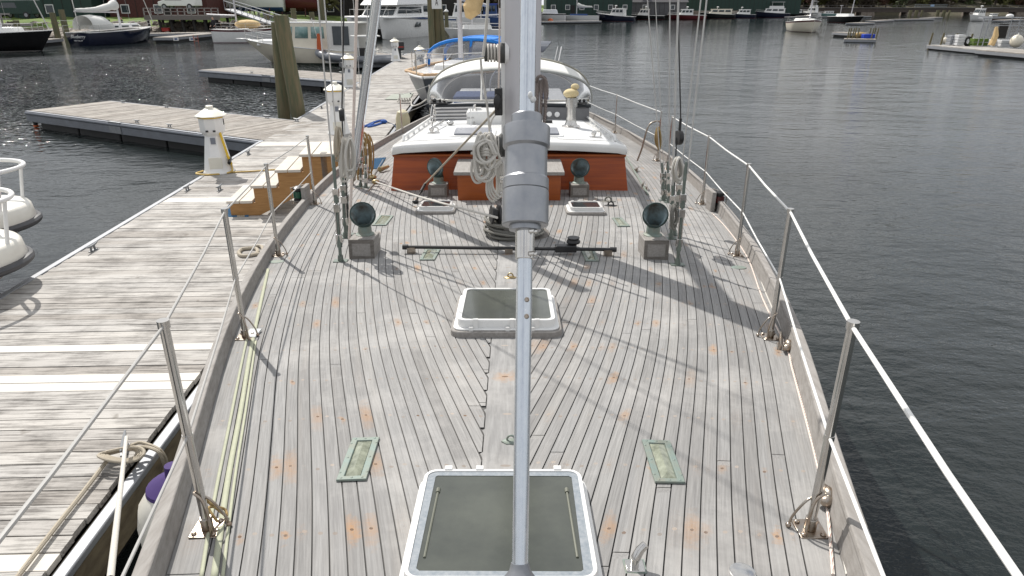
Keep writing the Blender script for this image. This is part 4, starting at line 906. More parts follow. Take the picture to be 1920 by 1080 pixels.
# shore power posts
def post_parts(t):
    m = MB(); m.lathe([(.28, 0), (.28, .02), (.255, .06), (.165, .60), (.155, .66), (.20, .72)], 8, phase=PI/8); m.build('post_body', M['ped'], t, bevel=.006, ang=30)
    m = MB(); m.lathe([(.20, .72), (.215, .76), (.215, .965), (.20, .975)], 8, phase=PI/8); h = m.build('post_head', M['ped'], t, bevel=.006, ang=30)
    for sx in (-.06, .06): 
        m = MB(); m.box(sx-.022, sx+.022, -.212, -.196, .745, .775); m.build('outlet', M['blackp'], h)
    m = MB(); m.box(.195, .205, -.03, -.012, .84, .94); m.box(.195, .205, .012, .03, .84, .94); m.build('vent_slots', M['blackp'], h)
    m = MB(); m.box(-.11, .11, -.232, -.20, .10, .30); m.build('access_panel', M['pedhat'], t, bevel=.004)
    m = MB(); m.lathe([(.22, .97), (.225, .985), (.22, 1.0)], 8, phase=PI/8); m.build('yellow_band', M['yellow'], t, ang=30)
    m = MB(); m.lathe([(.27, .995), (.275, 1.01), (.10, 1.12), (.065, 1.125), (.065, 1.17), (.03, 1.18)], 8, phase=PI/8); m.build('post_cap', M['pedhat'], t, ang=30)
    m = MB(); m.box(-.035, .045, -.178, -.15, .53, .64); m.build('meter_panel', surf('meter glass', (.2, .22, .26), .2), t)
    return t
pg = 'shore power posts along the main dock'
ps = [(412, 322, 'nearest white shore power post, yellow hose and cable at its foot'), (636, 250, 'white shore power post behind the left shrouds, beside the silver pole'), (657, 163, 'white shore power post beside the second finger dock root'), (742, 114, 'farthest left white shore power post by the catamaran'), (789, 132, 'white shore power post with grey cable wrapped round it, right of the others')]
pp0 = None
for i, (x, y, lab) in enumerate(ps):
    q = P(x, y, .5)
    if i == 4: q = P(789, 138, .5)
    if pp0 is None: pp0 = post_parts(thing('power_post', lab, 'power post', (q.x, q.y, .5), R(12), pg))
    else: dup(pp0, (q.x, q.y, .5), R(12), lab)
q0 = P(412, 322, .5)
m = MB(); 
m.curve([q0 + Vector((.17, -.02, .42+.0)), q0 + Vector((.20, -.05, .30)), q0 + Vector((.26, -.06, .12)), q0 + Vector((.24, -.12, .02)), q0 + Vector((-.05, -.30, .015)), q0 + Vector((-.33, -.22, .015)), q0 + Vector((-.30, .0, .015))], .016, 8)
m.curve([q0 + Vector((.24, -.10, .015)), q0 + Vector((.6, -.02, .015)), q0 + Vector((1.2, .2, .015)), q0 + Vector((1.9, .45, .015))], .014, 8)
tag(m.build('water_hose', M['hose']), 'ochre water hose looped round the foot of the nearest power post', 'hose')
m = MB(); m.curve([q0 + Vector((.15, -.08, .72)), q0 + Vector((.20, -.1, .5)), q0 + Vector((.24, -.1, .28)), q0 + Vector((.27, -.08, .16))], .022, 8); o = tag(m.build('power_cable', M['yellow']), 'bright yellow shore power cable down the right side of the nearest post', 'cable'); m = MB(); m.tube(q0 + Vector((.28, -.2, .20)), q0 + Vector((.24, -.02, .26)), .03); m.build('cable_plug', M['blackp'], o)
q = P(789, 138, .5); rr = random.Random(2); m = MB()
for k in range(6): m.curve([q + Vector((rr.uniform(-.12, .12), -.2, .7)), q + Vector((-.22, -.2, .45)), q + Vector((rr.uniform(-.1, .1), -.25, .1)), q + Vector((.18, -.2, .4))], .018, 6, 4, True)
tag(m.build('cable_coil', surf('grey cable', (.4, .42, .45), .6)), 'grey cable coil hung on the right hand far power post', 'cable')
# boarding steps
bx, by = -4.0, 9.45; st = thing('boarding_steps', 'raw pine boarding steps leading from the dock up to the yacht gate', 'steps', (bx, by, .5), R(6)); NS = 4; RUN = .36; RIS = .215
for yy in (0, .86):
    m = MB(); poly = [(0, 0)]
    for k in range(NS): poly += [(k*RUN, (k+1)*RIS-.025), ((k+1)*RUN, (k+1)*RIS-.025)]
    poly += [(NS*RUN+.2, NS*RIS-.025), (NS*RUN+.2, NS*RIS-.27), (RUN*1.1, 0)]
    T = Matrix.Translation((0, yy+.04, 0)) @ Matrix.Rotation(R(90), 4, 'X'); m.prism(poly, 0, .04, T); m.build('stringer', M['pine'], st, bevel=.004)
for k in range(NS):
    for q in (0, 1):
        m = MB(); x0 = k*RUN - .03 + q*.185; m.box(x0, x0+.172 + (.2 if k == NS-1 and q else 0), -.03, .93, (k+1)*RIS-.025, (k+1)*RIS+.013); m.build('tread', M['tread'], st, bevel=.004)
m = MB(); m.box(NS*RUN-.1, NS*RUN-.02, .0, .09, -.0, NS*RIS+.02); m.build('newel_post', M['teak'], st)
def dk(x, y, h=0): q = P(x, y, .5 + h); return q
cs = [dk(433, 378, .003), dk(470, 378, .003), dk(466, 407, .003), dk(415, 407, .003)]
matq(cs, 'rope_mat', 'blue and tan striped woven rope mat on the dock at the foot of the steps', 14, lambda u, v: .55 < u < .85)
# hose / rope bits on the dock
m = MB(); m.curve([dk(447, 474, .02), dk(455, 480, .02), dk(480, 476, .02), dk(480, 466, .02), dk(455, 467, .02), dk(447, 474, .02)], .022, 8, 5); m.curve([dk(470, 478, .02), dk(492, 474, .02), dk(490, 462, .02), dk(474, 463, .02)], .022, 8, 5); tag(m.build('figure_eight_rope', M['ropeg']), 'thick tan rope laid in a figure eight on the dock left of the second stanchion', 'rope')
m = MB(); m.curve([dk(700, 232, .02), dk(690, 238, .02), dk(712, 232, .02), dk(722, 226, .02), dk(705, 228, .02), dk(676, 240, .02), dk(664, 243, .03)], .03, 6, 5); m.ball(dk(720, 228, .05), .09, .07, .05); tag(m.build('blue_mooring_rope', M['ropeb']), 'bright blue mooring rope bunched on the dock behind the silver pole', 'rope')
m = MB(); m.curve([dk(722, 228, .05), P(738, 234, .5), P(752, 246, .7), P(757, 252, 1.0)], .014, 6); tag(m.build('navy_mooring_line', surf('navy line', (.02, .04, .09), .8)), 'dark blue mooring line from the blue rope bunch across to the yacht', 'rope')
cx, cy = 225, 852; rr = random.Random(4); m = MB()
for k in range(4):
    c = dk(228, 852, .05 + k*.012); m.path([c + Vector(((.10+.015*k)*math.cos(a) , (.05+.008*k)*math.sin(a), .012*math.sin(2*a))) for a in [2*PI*i/20 for i in range(20)]], .011, 7, True)
m.curve([dk(240, 838, .07), dk(262, 830, .06), dk(290, 838, .06), P(305, 850, .52), P(312, 870, .4), P(300, 900, .25)], .012, 7, 5); m.curve([dk(240, 842, .08), dk(270, 838, .07), dk(298, 848, .06), P(308, 872, .4)], .012, 7, 5)
m.curve([dk(205, 858, .04), dk(150, 930, .03), dk(95, 1000, .03), dk(30, 1085, .03)], .014, 7, 5)
tag(m.build('mooring_rope', M['ropeg']), 'grey tan mooring rope wound on the nearest dock cleat and trailing to the lower left', 'rope')
m = MB(); a = dk(237, 820, .12); b = PY(207, 1085, .9); b = P(207, 1085, 1.55); m.tube(a, b, .0125); tag(m.build('bow_line', M['ropew']), 'taut white bow line rising from the nearest dock cleat to the yacht', 'rope')
m = MB(); q = dk(760, 190, .05)
for k in range(5): m.curve([q + Vector((-.25+.08*k, 0, .0)), q + Vector((-.2+.08*k, .15, .08)), q + Vector((-.12+.08*k, .0, .02)), q + Vector((-.16+.08*k, -.12, .05))], .02, 6, 4, True)
m.curve([q + Vector((.2, 0, .05)), P(772, 198, .75), P(785, 196, 1.1), P(800, 186, 1.25)], .018, 6); tag(m.build('stern_line', M['ropew']), 'cream line heaped on the far dock cleat by the yacht stern quarter', 'rope')
# dock plate
m = MB(); c4 = [dk(735, 178, .004), dk(775, 175, .004), dk(768, 187, .004), dk(722, 187, .004)]; m.add(c4 + [v + Vector((0,0,.02)) for v in c4], [(0,3,2,1), (4,5,6,7), (0,1,5,4), (1,2,6,5), (2,3,7,6), (3,0,4,7)]); m.build('hatch_plate', surf('green grey plate', (.3, .33, .28), .7), None); o = bpy.data.objects['hatch_plate']; tag(o, 'flat green grey plate lying on the dock near the far cleat', 'plate')
# fenders
f = thing('fender', 'fat off white fender with a purple top squeezed between dock and hull', 'fender', (0, 0, 0)); q = P(303, 935, .68); f.location = (-1.80, 3.02, .60)
m = MB(); m.lathe([(.02, -.52), (.09, -.50), (.16, -.40), (.185, -.25), (.225, -.1), (.225, .08), (.20, .20), (.14, .29), (.08, .33)], 24); m.build('fender_body', M['fender'], f); m = MB(); m.lathe([(.15, .28), (.145, .30), (.085, .34), (.04, .36), (.035, .42)], 24); m.build('fender_top', M['purple'], f)
m = MB(); m.lathe([(.02, -.4), (.12, -.35), (.16, -.2), (.16, .2), (.12, .35), (.03, .4)], 20); o = m.build('fender', surf('old cream fender', (.5, .45, .3), .6)); o.location = (-2.42, 15.6, .75); tag(o, 'old cream fender hanging at the yacht stern quarter by the dock', 'fender')
# pilings
def piling(px, py, Y, r, ztop, lean, lab, mt='pile', grp='wooden mooring pilings'):
    q = PY(px, py, Y); x = q.x; rr = random.Random(int(px)); m = MB(); rings = []
    for i in range(9):
        t = i/8; z = lerp(-1, ztop, t); rings.append([(x + lean*(z) + r*(1+.08*rr.uniform(-1, 1)+ .05*(1-t))*math.cos(2*PI*k/14), Y + r*(1+.05*rr.uniform(-1, 1))*math.sin(2*PI*k/14), z) for k in range(14)])
    m.rings(rings); o = m.build('mooring_piling', M[mt], ang=50); return tag(o, lab, 'piling', grp)
piling(531, 208, 20.6, .175, 2.86, .05, 'green treated mooring piling, left of the leaning pair beyond the finger dock')
piling(561, 212, 20.2, .20, 3.05, -.065, 'leaning green and brown mooring piling, right and taller one of the pair')
for px, lab, mt, ln in ((811, 'green piling, left of the three behind the far end of the dock', 'pile', 0), (821, 'brown middle piling carrying a small white sign', 'pilet', .0), (833, 'green leaning piling, right of the three at the dock end', 'pile', -.07)): 
    piling(px, 97, 47 + (px-811)*.02, .2, 8, ln, lab, mt)
q = PY(819, 3, 46.3); m = MB(); m.box(q.x-.32, q.x+.30, q.y-.06, q.y-.02, q.z-.42, q.z+.6); sg = tag(m.build('white_sign', M['whitem']), 'small white sign with a black tapering mark on the middle far piling', 'sign'); m = MB(); m.text('A', .55, Matrix.Translation((q.x-.01, q.y-.07, q.z-.22)) @ Matrix.Rotation(R(90), 4, 'X') @ Matrix.Scale(.5, 4, (1, 0, 0))); m.build('sign_mark', M['blackp'], sg, flat=True)
# orange tipped ladder post at finger tip
q = P(63, 218, .3); m = MB(); m.tube((q.x, q.y, -.5), (q.x, q.y, .35), .06); o = tag(m.build('marker_post', M['float']), 'dark marker post with orange bands at the tip of the near finger dock', 'post'); m = MB(); m.tube((q.x, q.y-.005, .18), (q.x, q.y-.005, .30), .068); m.tube((q.x, q.y, -.02), (q.x, q.y, .05), .068); m.build('orange_band', M['orangef'], o)
# ================================================================ OTHER BOATS
def hull_sections(L, Wd, fb, fs, tr=.8, pw=2.2, n=16, rake=.12, wl=.82, dip=.0):
    S = []
    for i in range(n + 1):
        t = i / n; b = Wd/2 * ((tr + (1-tr)*math.sin(min(1, t/.5)*PI/2)) if t < .5 else max(.012, 1 - ((t-.5)/.5)**pw))
        z = lerp(fs, fb, t**1.6) - dip*math.sin(PI*t); fl = lerp(wl, .45, max(0, (t-.5)/.5))
        S.append((t, b, z, fl))
    out = []
    for t, b, z, fl in S:
        def X(zz): return L * (t - .5) - rake * L * max(0, t-.45)/.55 * (1 - max(0, zz)/max(.01, z)) * (1.0 if zz >= 0 else 1.6)
        lv = [(1, z), (lerp(fl, 1, .93), z*.86), (lerp(fl, 1, .55), z*.45), (fl, .05), (fl*.96, -.02), (fl*.5, -.5)]
        out.append([Vector((X(zz), b*k, zz)) for k, zz in lv] + [Vector((X(zz), -b*k, zz)) for k, zz in lv[::-1]])
    return out
def boat(name, label, cat, loc, head, L, Wd, fb, fs, hull, deckm='white', stripe=None, bottom='black', group=None, scale=1, **k):
    t = thing(name, label, cat, loc, R(head), group); S = hull_sections(L, Wd, fb, fs, **k)
    m = MB(); n = 12
    for i in range(len(S) - 1):
        for j in range(n - 1):
            m.mi = 1 if (j in (0, n-2) and stripe) else (2 if j in (3, 4, 5, 6, 7) else 0)
            m.add([S[i][j], S[i+1][j], S[i+1][j+1], S[i][j+1]], [(0, 1, 2, 3)])
    m.mi = 0; m.add(S[0], [tuple(range(n))]); m.add([(p.x+.01, p.y, p.z) for p in S[-1]], [tuple(range(n))])
    h = m.build('hull', [M[hull], M[stripe or hull], M[bottom]], t, ang=60)
    me = h.data; bm = bmesh.new(); bm.from_mesh(me); bmesh.ops.remove_doubles(bm, verts=bm.verts, dist=.001); bmesh.ops.recalc_face_normals(bm, faces=bm.faces); bm.to_mesh(me); bm.free()
    m = MB(); m.grid([[Vector((s[0].x, s[0].y*.97*q/4, s[0].z*1.0 + .04*L/10*(1-(q/4)**2))) for q in range(-4, 5)] for s in S]); m.build('boat_deck', M[deckm], t)
    m = MB()
    for sd_ in (1, -1): m.path([Vector((s[0].x, s[0].y*sd_, s[0].z+.01)) for s in S], .03*L/9, 6)
    m.build('rub_rail', M[k.get('rub', 'white')] if False else M[deckm], t)
    t['_L'] = L
    def dz(x): 
        i = min(len(S)-1, max(0, int(round((x/L+.5)*(len(S)-1))))); return S[i][0].z, abs(S[i][0].y)
    return t, dz
def cabin(t, dz, x0, x1, w0, w1, h, mat='white', roof=None, win='glass', rake=.25, over=.06, nwin=3, wh=.45, z=None, aftopen=False, frontwin=True, wr=0):
    z0 = (z if z is not None else dz((x0+x1)/2)[0]-.05); z1 = z0 + h
    rx0 = x0 + (.05*h); rx1 = x1 - rake*h
    m = MB(); m.add([(x0, -w0/2, z0), (x1, -w1/2, z0), (x1, w1/2, z0), (x0, w0/2, z0), (rx0, -w0/2*.93, z1), (rx1, -w1/2*.93, z1), (rx1, w1/2*.93, z1), (rx0, w0/2*.93, z1)], [(0,3,2,1), (4,5,6,7), (0,1,5,4), (1,2,6,5), (2,3,7,6), (3,0,4,7)])
    c = m.build('cabin', M[mat], t, bevel=.04)
    m = MB(); m.add([(rx0-over*3, -w0/2*.96, z1), (rx1+over*3, -w1/2*.96, z1), (rx1+over*3, w1/2*.96, z1), (rx0-over*3, w0/2*.96, z1), (rx0-over*3, -w0/2*.93, z1+.08), (rx1+over*2, -w1/2*.9, z1+.07), (rx1+over*2, w1/2*.9, z1+.07), (rx0-over*3, w0/2*.93, z1+.08)], [(0,3,2,1), (4,5,6,7), (0,1,5,4), (1,2,6,5), (2,3,7,6), (3,0,4,7)]); m.build('cabin_roof', M[roof or mat], t, bevel=.03)
    a = 1-wh-.12; b = .88
    for s in (-1, 1):
        for i in range(nwin):
            u0 = (i+.10)/nwin; u1 = (i+.90)/nwin; q = []
            for u, v in ((u0, a), (u1, a), (u1, b), (u0, b)):
                X = lerp(lerp(x0, rx0, v), lerp(x1, rx1, v), .04 + u*.92); Wd = lerp(w0, w1, u)/2*lerp(1, .93, v); q.append((X, s*(Wd+.012), lerp(z0, z1, v)))
            m = MB(); m.add(q, [(0,1,2,3)]); m.build('window', M[win], c, solid=.02)
    if frontwin:
        for i in (-1, 0, 1):
            q = []
            for u, v in ((i*.32-.14, a), (i*.32+.14, a), (i*.32+.14, b), (i*.32-.14, b)): q.append((lerp(x1, rx1, v)+.015, u*w1*lerp(1, .93, v), lerp(z0, z1, v)))
            m = MB(); m.add(q, [(0,1,2,3)]); m.build('windscreen', M[win], c, solid=.02)
    return c, z1
def rail(t, dz, xs, h=.6, side=(1, -1), name='rail', bow=True, r=.014):
    m = MB()
    for s in side:
        pts = [Vector((x, s*dz(x)[1]*.92, dz(x)[0]+h)) for x in xs]; m.path(pts, r, 6)
        m.path([p - Vector((0, 0, h*.5)) for p in pts], r*.6, 5)
        for p in pts: m.tube(p - Vector((0, 0, h)), p, r, n=6)
    if bow: p = [Vector((xs[-1], s*dz(xs[-1])[1]*.92, dz(xs[-1])[0]+h)) for s in (1, -1)]; m.path([p[0], Vector((xs[-1]+.35, 0, p[0].z+.05)), p[1]], r, 6)
    m.build(name, M['steel'], t)
def sailrig(t, x, z, H, boomL, cover='canvasw', boomz=1.3, r=.08, side=1.4, forestay=None, cr=.16, cut=False):
    m = MB(); m.tube((x, 0, z), (x, 0, z+H), r, r*.7, 10); ms = m.build('mast', M['mast'], t)
    m = MB(); m.tube((x-.05, 0, z+boomz), (x-boomL, 0, z+boomz+.1), .06, n=8); m.build('boom', M['mast'], ms)
    if cover:
        m = MB(); rr = random.Random(int(H*10)); pts = []; rs = []
        for i in range(15): q = i/14; pts.append((x-.1-q*(boomL-.3), rr.uniform(-.03, .03), z+boomz+.12+.45*(1-q)**3+.1)); rs.append(cr*(1.9*(1-q)**2+.75)*rr.uniform(.85, 1.15))
        m.path(pts, rs, 10); m.build('furled_sail', M[cover], ms)
    m = MB()
    for s in (-1, 1): m.tube((x-.2, s*side, z), (x, s*side*.6, z+H*.5), .008, n=4); m.tube((x, s*side*.6, z+H*.5), (x, 0, z+H*.95), .008, n=4)
    m.tube((x, -side*.6, z+H*.5), (x, side*.6, z+H*.5), .03, n=6)
    if forestay: m.tube((forestay, 0, z+.1), (x, 0, z+H*.95), .045, n=6)
    m.build('standing_rigging', M['wire'], ms)
def place(px, py, z=0): q = P(px, py, z); return (q.x, q.y, 0)
def person(label, loc, face, pose='stand', top='jacket', legs='trousers', h=1.72, seat=.45):
    t = thing('person', label, 'person', loc, R(face)); k = h/1.72; V = []; E = []; RR = []
    def a(p, r, par=None):
        V.append(Vector(p)*k); RR.append(r*k); 
        if par is not None: E.append((par, len(V)-1))
        return len(V)-1
    if pose == 'stand': hz = .92; kn = [(0.03, .09, .48), (.03, -.09, .48)]; ft = [(0, .10, .06), (0, -.10, .06)]
    else: hz = seat+.1; kn = [(.42, .12, seat+.1), (.42, -.12, seat+.1)]; ft = [(.45, .12, .06), (.45, -.12, .06)]
    p = a((0, 0, hz), .13); w = a((0, 0, hz+.2), .125, p); ch = a((0.02, 0, hz+.42), .15, w); nk = a((.02, 0, hz+.56), .055, ch); hd = a((.03, 0, hz+.64), .085, nk); h2 = a((.04, 0, hz+.72), .10, hd); a((.04, 0, hz+.80), .06, h2)
    for s in (0, 1):
        sg_ = 1 if s == 0 else -1
        hp = a((0, .09*sg_, hz-.04), .095, p); kk = a(kn[s], .065, hp); f = a(ft[s], .045, kk); a((ft[s][0]+.14, ft[s][1], .035), .035, f)
        sh = a((.01, .19*sg_, hz+.48), .06, ch); el = a((.02, .25*sg_, hz+.20), .045, sh); wr = a((.16, .22*sg_, hz+.02), .032, el); hn = a((.22, .21*sg_, hz-.03), .03, wr)
        for q in range(4): a((.28 + .01*q, (.19 + .016*q)*sg_, hz-.07+.01*q), .009, hn)
        a((.25, .17*sg_, hz-.03), .010, hn)
    me = bpy.data.meshes.new('body'); me.from_pydata([tuple(v) for v in V], E, []); o = bpy.data.objects.new('body', me); COL.objects.link(o)
    sk = o.modifiers.new('skin', 'SKIN'); 
    for i, v in enumerate(me.skin_vertices[0].data): v.radius = (RR[i], RR[i]); v.use_root = (i == 0)
    o.modifiers.new('sub', 'SUBSURF').levels = 1; 
    dg_ = bpy.context.evaluated_depsgraph_get(); ev = o.evaluated_get(dg_); me2 = bpy.data.meshes.new_from_object(ev); bpy.data.objects.remove(o)
    for mm in (M[top], M[legs], M['skin'], M['hairm']): me2.materials.append(mm)
    for pl_ in me2.polygons:
        z = pl_.center.z/k; y = abs(pl_.center.y)/k; pl_.use_smooth = True
        pl_.material_index = 3 if z > hz+.74 or (z > hz+.66 and pl_.center.x < .0) else 2 if (z > hz+.56 or (y > .15 and z < hz+.06 and z > hz-.15 and pl_.center.x > .12)) else 0 if z > hz+.02 else 1
    b = bpy.data.objects.new('body', me2); COL.objects.link(b); b.parent = t; return t
# ---- pilothouse boat by the second finger
M['dgreen'] = surf('dark green bottom paint', (.01, .035, .025), .4)
q = P(575, 118, 0)
t, dz = boat('pilothouse_boat', 'cream pilothouse motor boat with a dark green bottom and bow rail, behind the two pilings', 'motor boat', (q.x, q.y+.3, 0), 172, 8.0, 2.6, 1.35, .75, 'cream', 'white', None, 'dgreen', pw=2.4, rake=.2)
cabin(t, dz, -1.9, 1.7, 2.0, 1.75, 1.55, 'cream', 'white', 'glassg', .22, nwin=3, wh=.42, z=.75)
m = MB(); m.box(1.0, 2.9, -.75, .75, 1.0, 1.35, taper=.12); m.build('fore_cabin', M['white'], t, bevel=.06)
rail(t, dz, [.6, 1.5, 2.4, 3.3, 3.9], .55); m = MB(); m.box(3.7, 4.5, -.18, .18, 1.33, 1.40); m.tube((3.6, 0, 1.95), (4.7, 0, 1.9), .03); m.build('bow_pulpit', M['white'], t, bevel=.02)
m = MB(); 
for s in (-1, 1): m.path([(-1.6, s*.85, 2.38), (1.2, s*.75, 2.5)], .02, 6)
m.build('roof_rail', M['steel'], t)
m = MB(); m.box(-3.7, -1.9, -1.05, -1.0, .8, 2.3); m.box(-3.7, -1.9, 1.0, 1.05, .8, 2.3); m.box(-3.7, -1.9, -1.05, 1.05, 2.3, 2.36); m.build('cockpit_enclosure', M['canvasw'], t); 
m = MB(); m.box(-3.2, -2.2, 1.06, 1.09, 1.1, 2.15); m.build('enclosure_window', M['glass'], t)
m = MB(); q2 = q + Vector((1.25, -1.35, 0)); m.path([(q2.x, q2.y, 1.75), (q2.x+.03, q2.y, 1.3), (q2.x+.02, q2.y, .75)], [.07, .16, .2], 8); tag(m.build('furled_flag', M['orange']), 'orange red furled cloth hanging at the side of the pilothouse boat', 'flag'); m = MB(); m.tube((q2.x-.3, q2.y, 2.6), (q2.x+.1, q2.y, .7), .02); m.build('flag_pole', M['steel'], bpy.data.objects['furled_flag'])
# inflatable dinghy and outboards
q = P(650, 122, 0)
t = thing('inflatable_boat', 'grey inflatable dinghy with a black outboard motor beside the pilothouse boat', 'dinghy', (q.x, q.y, 0), R(170))
m = MB(); m.curve([(-1.4, .65, .35), (0, .68, .4), (1.0, .6, .5), (1.7, .0, .68), (1.0, -.6, .5), (0, -.68, .4), (-1.4, -.65, .35)], .22, 12, 6); m.build('tube', M['rubber'], t); m = MB(); m.box(-1.3, 1.1, -.5, .5, .15, .3); m.box(-1.35, -1.25, -.5, .5, .2, .75); m.build('floor', M['white'], t)
def outboard(t, x, y, z, c='blackp'):
    m = MB(); m.prism(rrect(.26, .19, .08), .35, .8, Matrix.Translation((x, y, z))); o = m.build('outboard_motor', M[c], t, bevel=.06); m = MB(); m.box(x-.08, x+.08, y-.05, y+.05, z-.5, z+.36); m.box(x-.3, x+.1, y-.09, y+.09, z-.1, z-.06); m.build('motor_leg', M['truckg'], o); m = MB(); m.box(x-.20, x+.2, y+.195, y+.205, z+.5, z+.56); m.build('red_stripe', M['redp'], o)
outboard(t, -1.6, 0, .55)
q = P(690, 128, 0); t = thing('work_skiff', 'dark open skiff with a console frame and two black outboards by the far finger dock', 'skiff', (q.x, q.y, 0), R(200))
S_ = boat
m = MB(); m.curve([(-1.6, .8, .45), (0, .8, .5), (1.4, .6, .6), (2.1, 0, .7), (1.4, -.6, .6), (0, -.8, .5), (-1.6, -.8, .45)], .2, 10, 5); m.box(-1.6, 1.5, -.7, .7, .1, .35); m.build('hull', M['rubber'], t); m = MB()
for x in (-.4, .5):
    for y in (-.5, .5): m.tube((x, y, .3), (x, y, 1.7), .025)
m.box(-.7, .8, -.65, .65, 1.7, 1.75); m.build('console_top', M['white'], t); m = MB(); m.box(0, .5, -.35, .35, .3, 1.1); m.build('console', M['blackp'], t, bevel=.04); outboard(t, -1.8, .3, .6); outboard(t, -1.8, -.3, .6)
# ---- power catamaran
q = P(712, 74, 0); t = thing('power_catamaran', 'big white power catamaran with a flybridge facing left, beyond the dock end', 'catamaran', (q.x+.3, q.y+5.5, 0), R(250))
Lc = 11.5; Wc = 5.6
def cs(y0): return hull_sections(Lc, 1.75, 2.15, 1.6, tr=.9, pw=3, rake=.06, wl=.75)
m = MB()
for sy in (-1.9, 1.9):
    S = hull_sections(Lc, 1.8, 2.2, 1.7, tr=.9, pw=2.6, rake=.05, wl=.8)
    S = [[p + Vector((0, sy, 0)) for p in s] for s in S]; m.grid(S); m.add(S[0], [tuple(range(12))])
m.mi = 0; m.add([(-5.7, -1.9, .9), (4.6, -1.9, 1.0), (4.6, 1.9, 1.0), (-5.7, 1.9, .9), (-5.7, -1.9, 1.8), (5.0, -1.9, 2.15), (5.0, 1.9, 2.15), (-5.7, 1.9, 1.8)], [(0,3,2,1), (4,5,6,7), (0,1,5,4), (1,2,6,5), (2,3,7,6), (3,0,4,7)]); m.build('twin_hull', M['white'], t)
m = MB(); m.box(-5.75, 5.2, -2.75, 2.75, 2.05, 2.25, taper=.1); m.build('foredeck', M['white'], t, bevel=.05)
m = MB(); m.add([(-3.8, -2.3, 2.2), (2.6, -2.1, 2.2), (2.6, 2.1, 2.2), (-3.8, 2.3, 2.2), (-3.8, -2.2, 3.35), (1.3, -1.9, 3.35), (1.3, 1.9, 3.35), (-3.8, 2.2, 3.35)], [(0,3,2,1), (4,5,6,7), (0,1,5,4), (1,2,6,5), (2,3,7,6), (3,0,4,7)]); c = m.build('saloon', M['white'], t, bevel=.05)
for yy in (-1.25, 0, 1.25): m = MB(); m.add([(2.52, yy-.55, 2.35), (2.52, yy+.55, 2.35), (1.62, yy+.5, 3.15), (1.62, yy-.5, 3.15)], [(0,1,2,3)]); m.build('windscreen', M['glass'], c, solid=.04)
for s in (-1, 1): m = MB(); m.add([(-3.2, s*2.3, 2.5), (2.0, s*2.16, 2.5), (1.3, s*2.05, 3.15), (-3.2, s*2.25, 3.15)], [(0,1,2,3)]); m.build('side_window', M['glass'], c, solid=.04)
m = MB(); m.add([(-5.6, -2.5, 3.4), (2.4, -2.3, 3.3), (2.4, 2.3, 3.3), (-5.6, 2.5, 3.4), (-4.8, -1.9, 4.9), (.4, -1.7, 4.9), (.4, 1.7, 4.9), (-4.8, 1.9, 4.9)], [(0,3,2,1), (4,5,6,7), (0,1,5,4), (1,2,6,5), (2,3,7,6), (3,0,4,7)]); fb_ = m.build('flybridge', M['white'], t, bevel=.08)
for yy in (-.8, .8): m = MB(); m.add([(1.82, yy-.3, 3.75), (1.82, yy+.3, 3.75), (1.36, yy+.3, 4.05), (1.36, yy-.3, 4.05)], [(0,1,2,3)]); m.build('vent_panel', M['nonskid'], fb_, solid=.03)
for s in (-1, 1): m = MB(); m.add([(-1.8, s*2.84, 1.1), (-.3, s*2.86, 1.1), (-.9, s*2.83, 1.6), (-1.8, s*2.81, 1.6)], [(0,1,2,3)]); m.build('hull_window', M['glass'], t, solid=.03)
m = MB()
for s in (-1, 1):
    pts = [(-2, s*2.6, 2.8), (1, s*2.6, 2.85), (4.4, s*2.3, 2.9)]; m.path(pts, .02, 6)
    for p in pts: m.tube(p, (p[0], p[1], 2.2), .018, n=6)
m.path([(4.4, 2.3, 2.9), (4.9, 1, 2.9), (4.9, -1, 2.9), (4.4, -2.3, 2.9)], .02, 6); m.build('bow_rail', M['steel'], t)
# ---- navy sailboat with its name on the stern
a = P(118, 86, 0); b = P(262, 80, 0); d = b - a; hd = 74; Ln = 8.8; hv = Vector((math.cos(R(hd)), math.sin(R(hd)), 0)); c0 = a + hv*(Ln/2) + Vector((1.3, .3, 0))
M['boot'] = surf('pale boot stripe', (.45, .43, .42), .4)
t, dz = boat('navy_sailboat', 'navy blue sailboat with a white dodger and a script name on its stern', 'sailboat', (c0.x, c0.y, 0), hd, Ln, 3.3, 1.35, 1.05, 'navy', 'white', None, 'navy', pw=2.3, rake=.08, tr=.78)
T = Matrix.Translation((-Ln/2-.015, 0, .62)) @ Matrix.Rotation(R(-90), 4, 'Z') @ Matrix.Rotation(R(90), 4, 'X')
m = MB(); m.text('Blueberry', .40, T, .35, .004); m.text('New York, NY', .16, T @ Matrix.Translation((0, -.26, 0)), .2, .004); m.build('stern_name', M['whitem'], t, flat=True)
m = MB(); m.add([(-2.2, -1.0, 1.25), (2.4, -.75, 1.45), (2.4, .75, 1.45), (-2.2, 1.0, 1.25), (-2.1, -.9, 1.62), (2.1, -.6, 1.75), (2.1, .6, 1.75), (-2.1, .9, 1.62)], [(0,3,2,1), (4,5,6,7), (0,1,5,4), (1,2,6,5), (2,3,7,6), (3,0,4,7)]); c = m.build('cabin_trunk', M['white'], t, bevel=.05)
for i in range(3):
    for s in (-1, 1): m = MB(); x = -1.4+i*1.3; m.box(x, x+.8, s*(.93-.07*i)-.03, s*(.93-.07*i)+.03, 1.42, 1.56); m.build('port_window', M['glass'], c)
m = MB(); m.grid([[(x, 1.15*math.cos(q), 1.3 + hh*math.sin(q)**.7) for q in [PI*i/12 for i in range(13)]] for x, hh in ((-3.6, 1.15), (-2.6, 1.2), (-1.7, 1.1), (-1.2, .6))]); m.build('dodger', M['canvasw'], t, solid=.02)
m = MB(); m.box(-1.9, -1.1, -.6, .6, 1.6, 2.1); m.build('dodger_window', M['glass'], t)
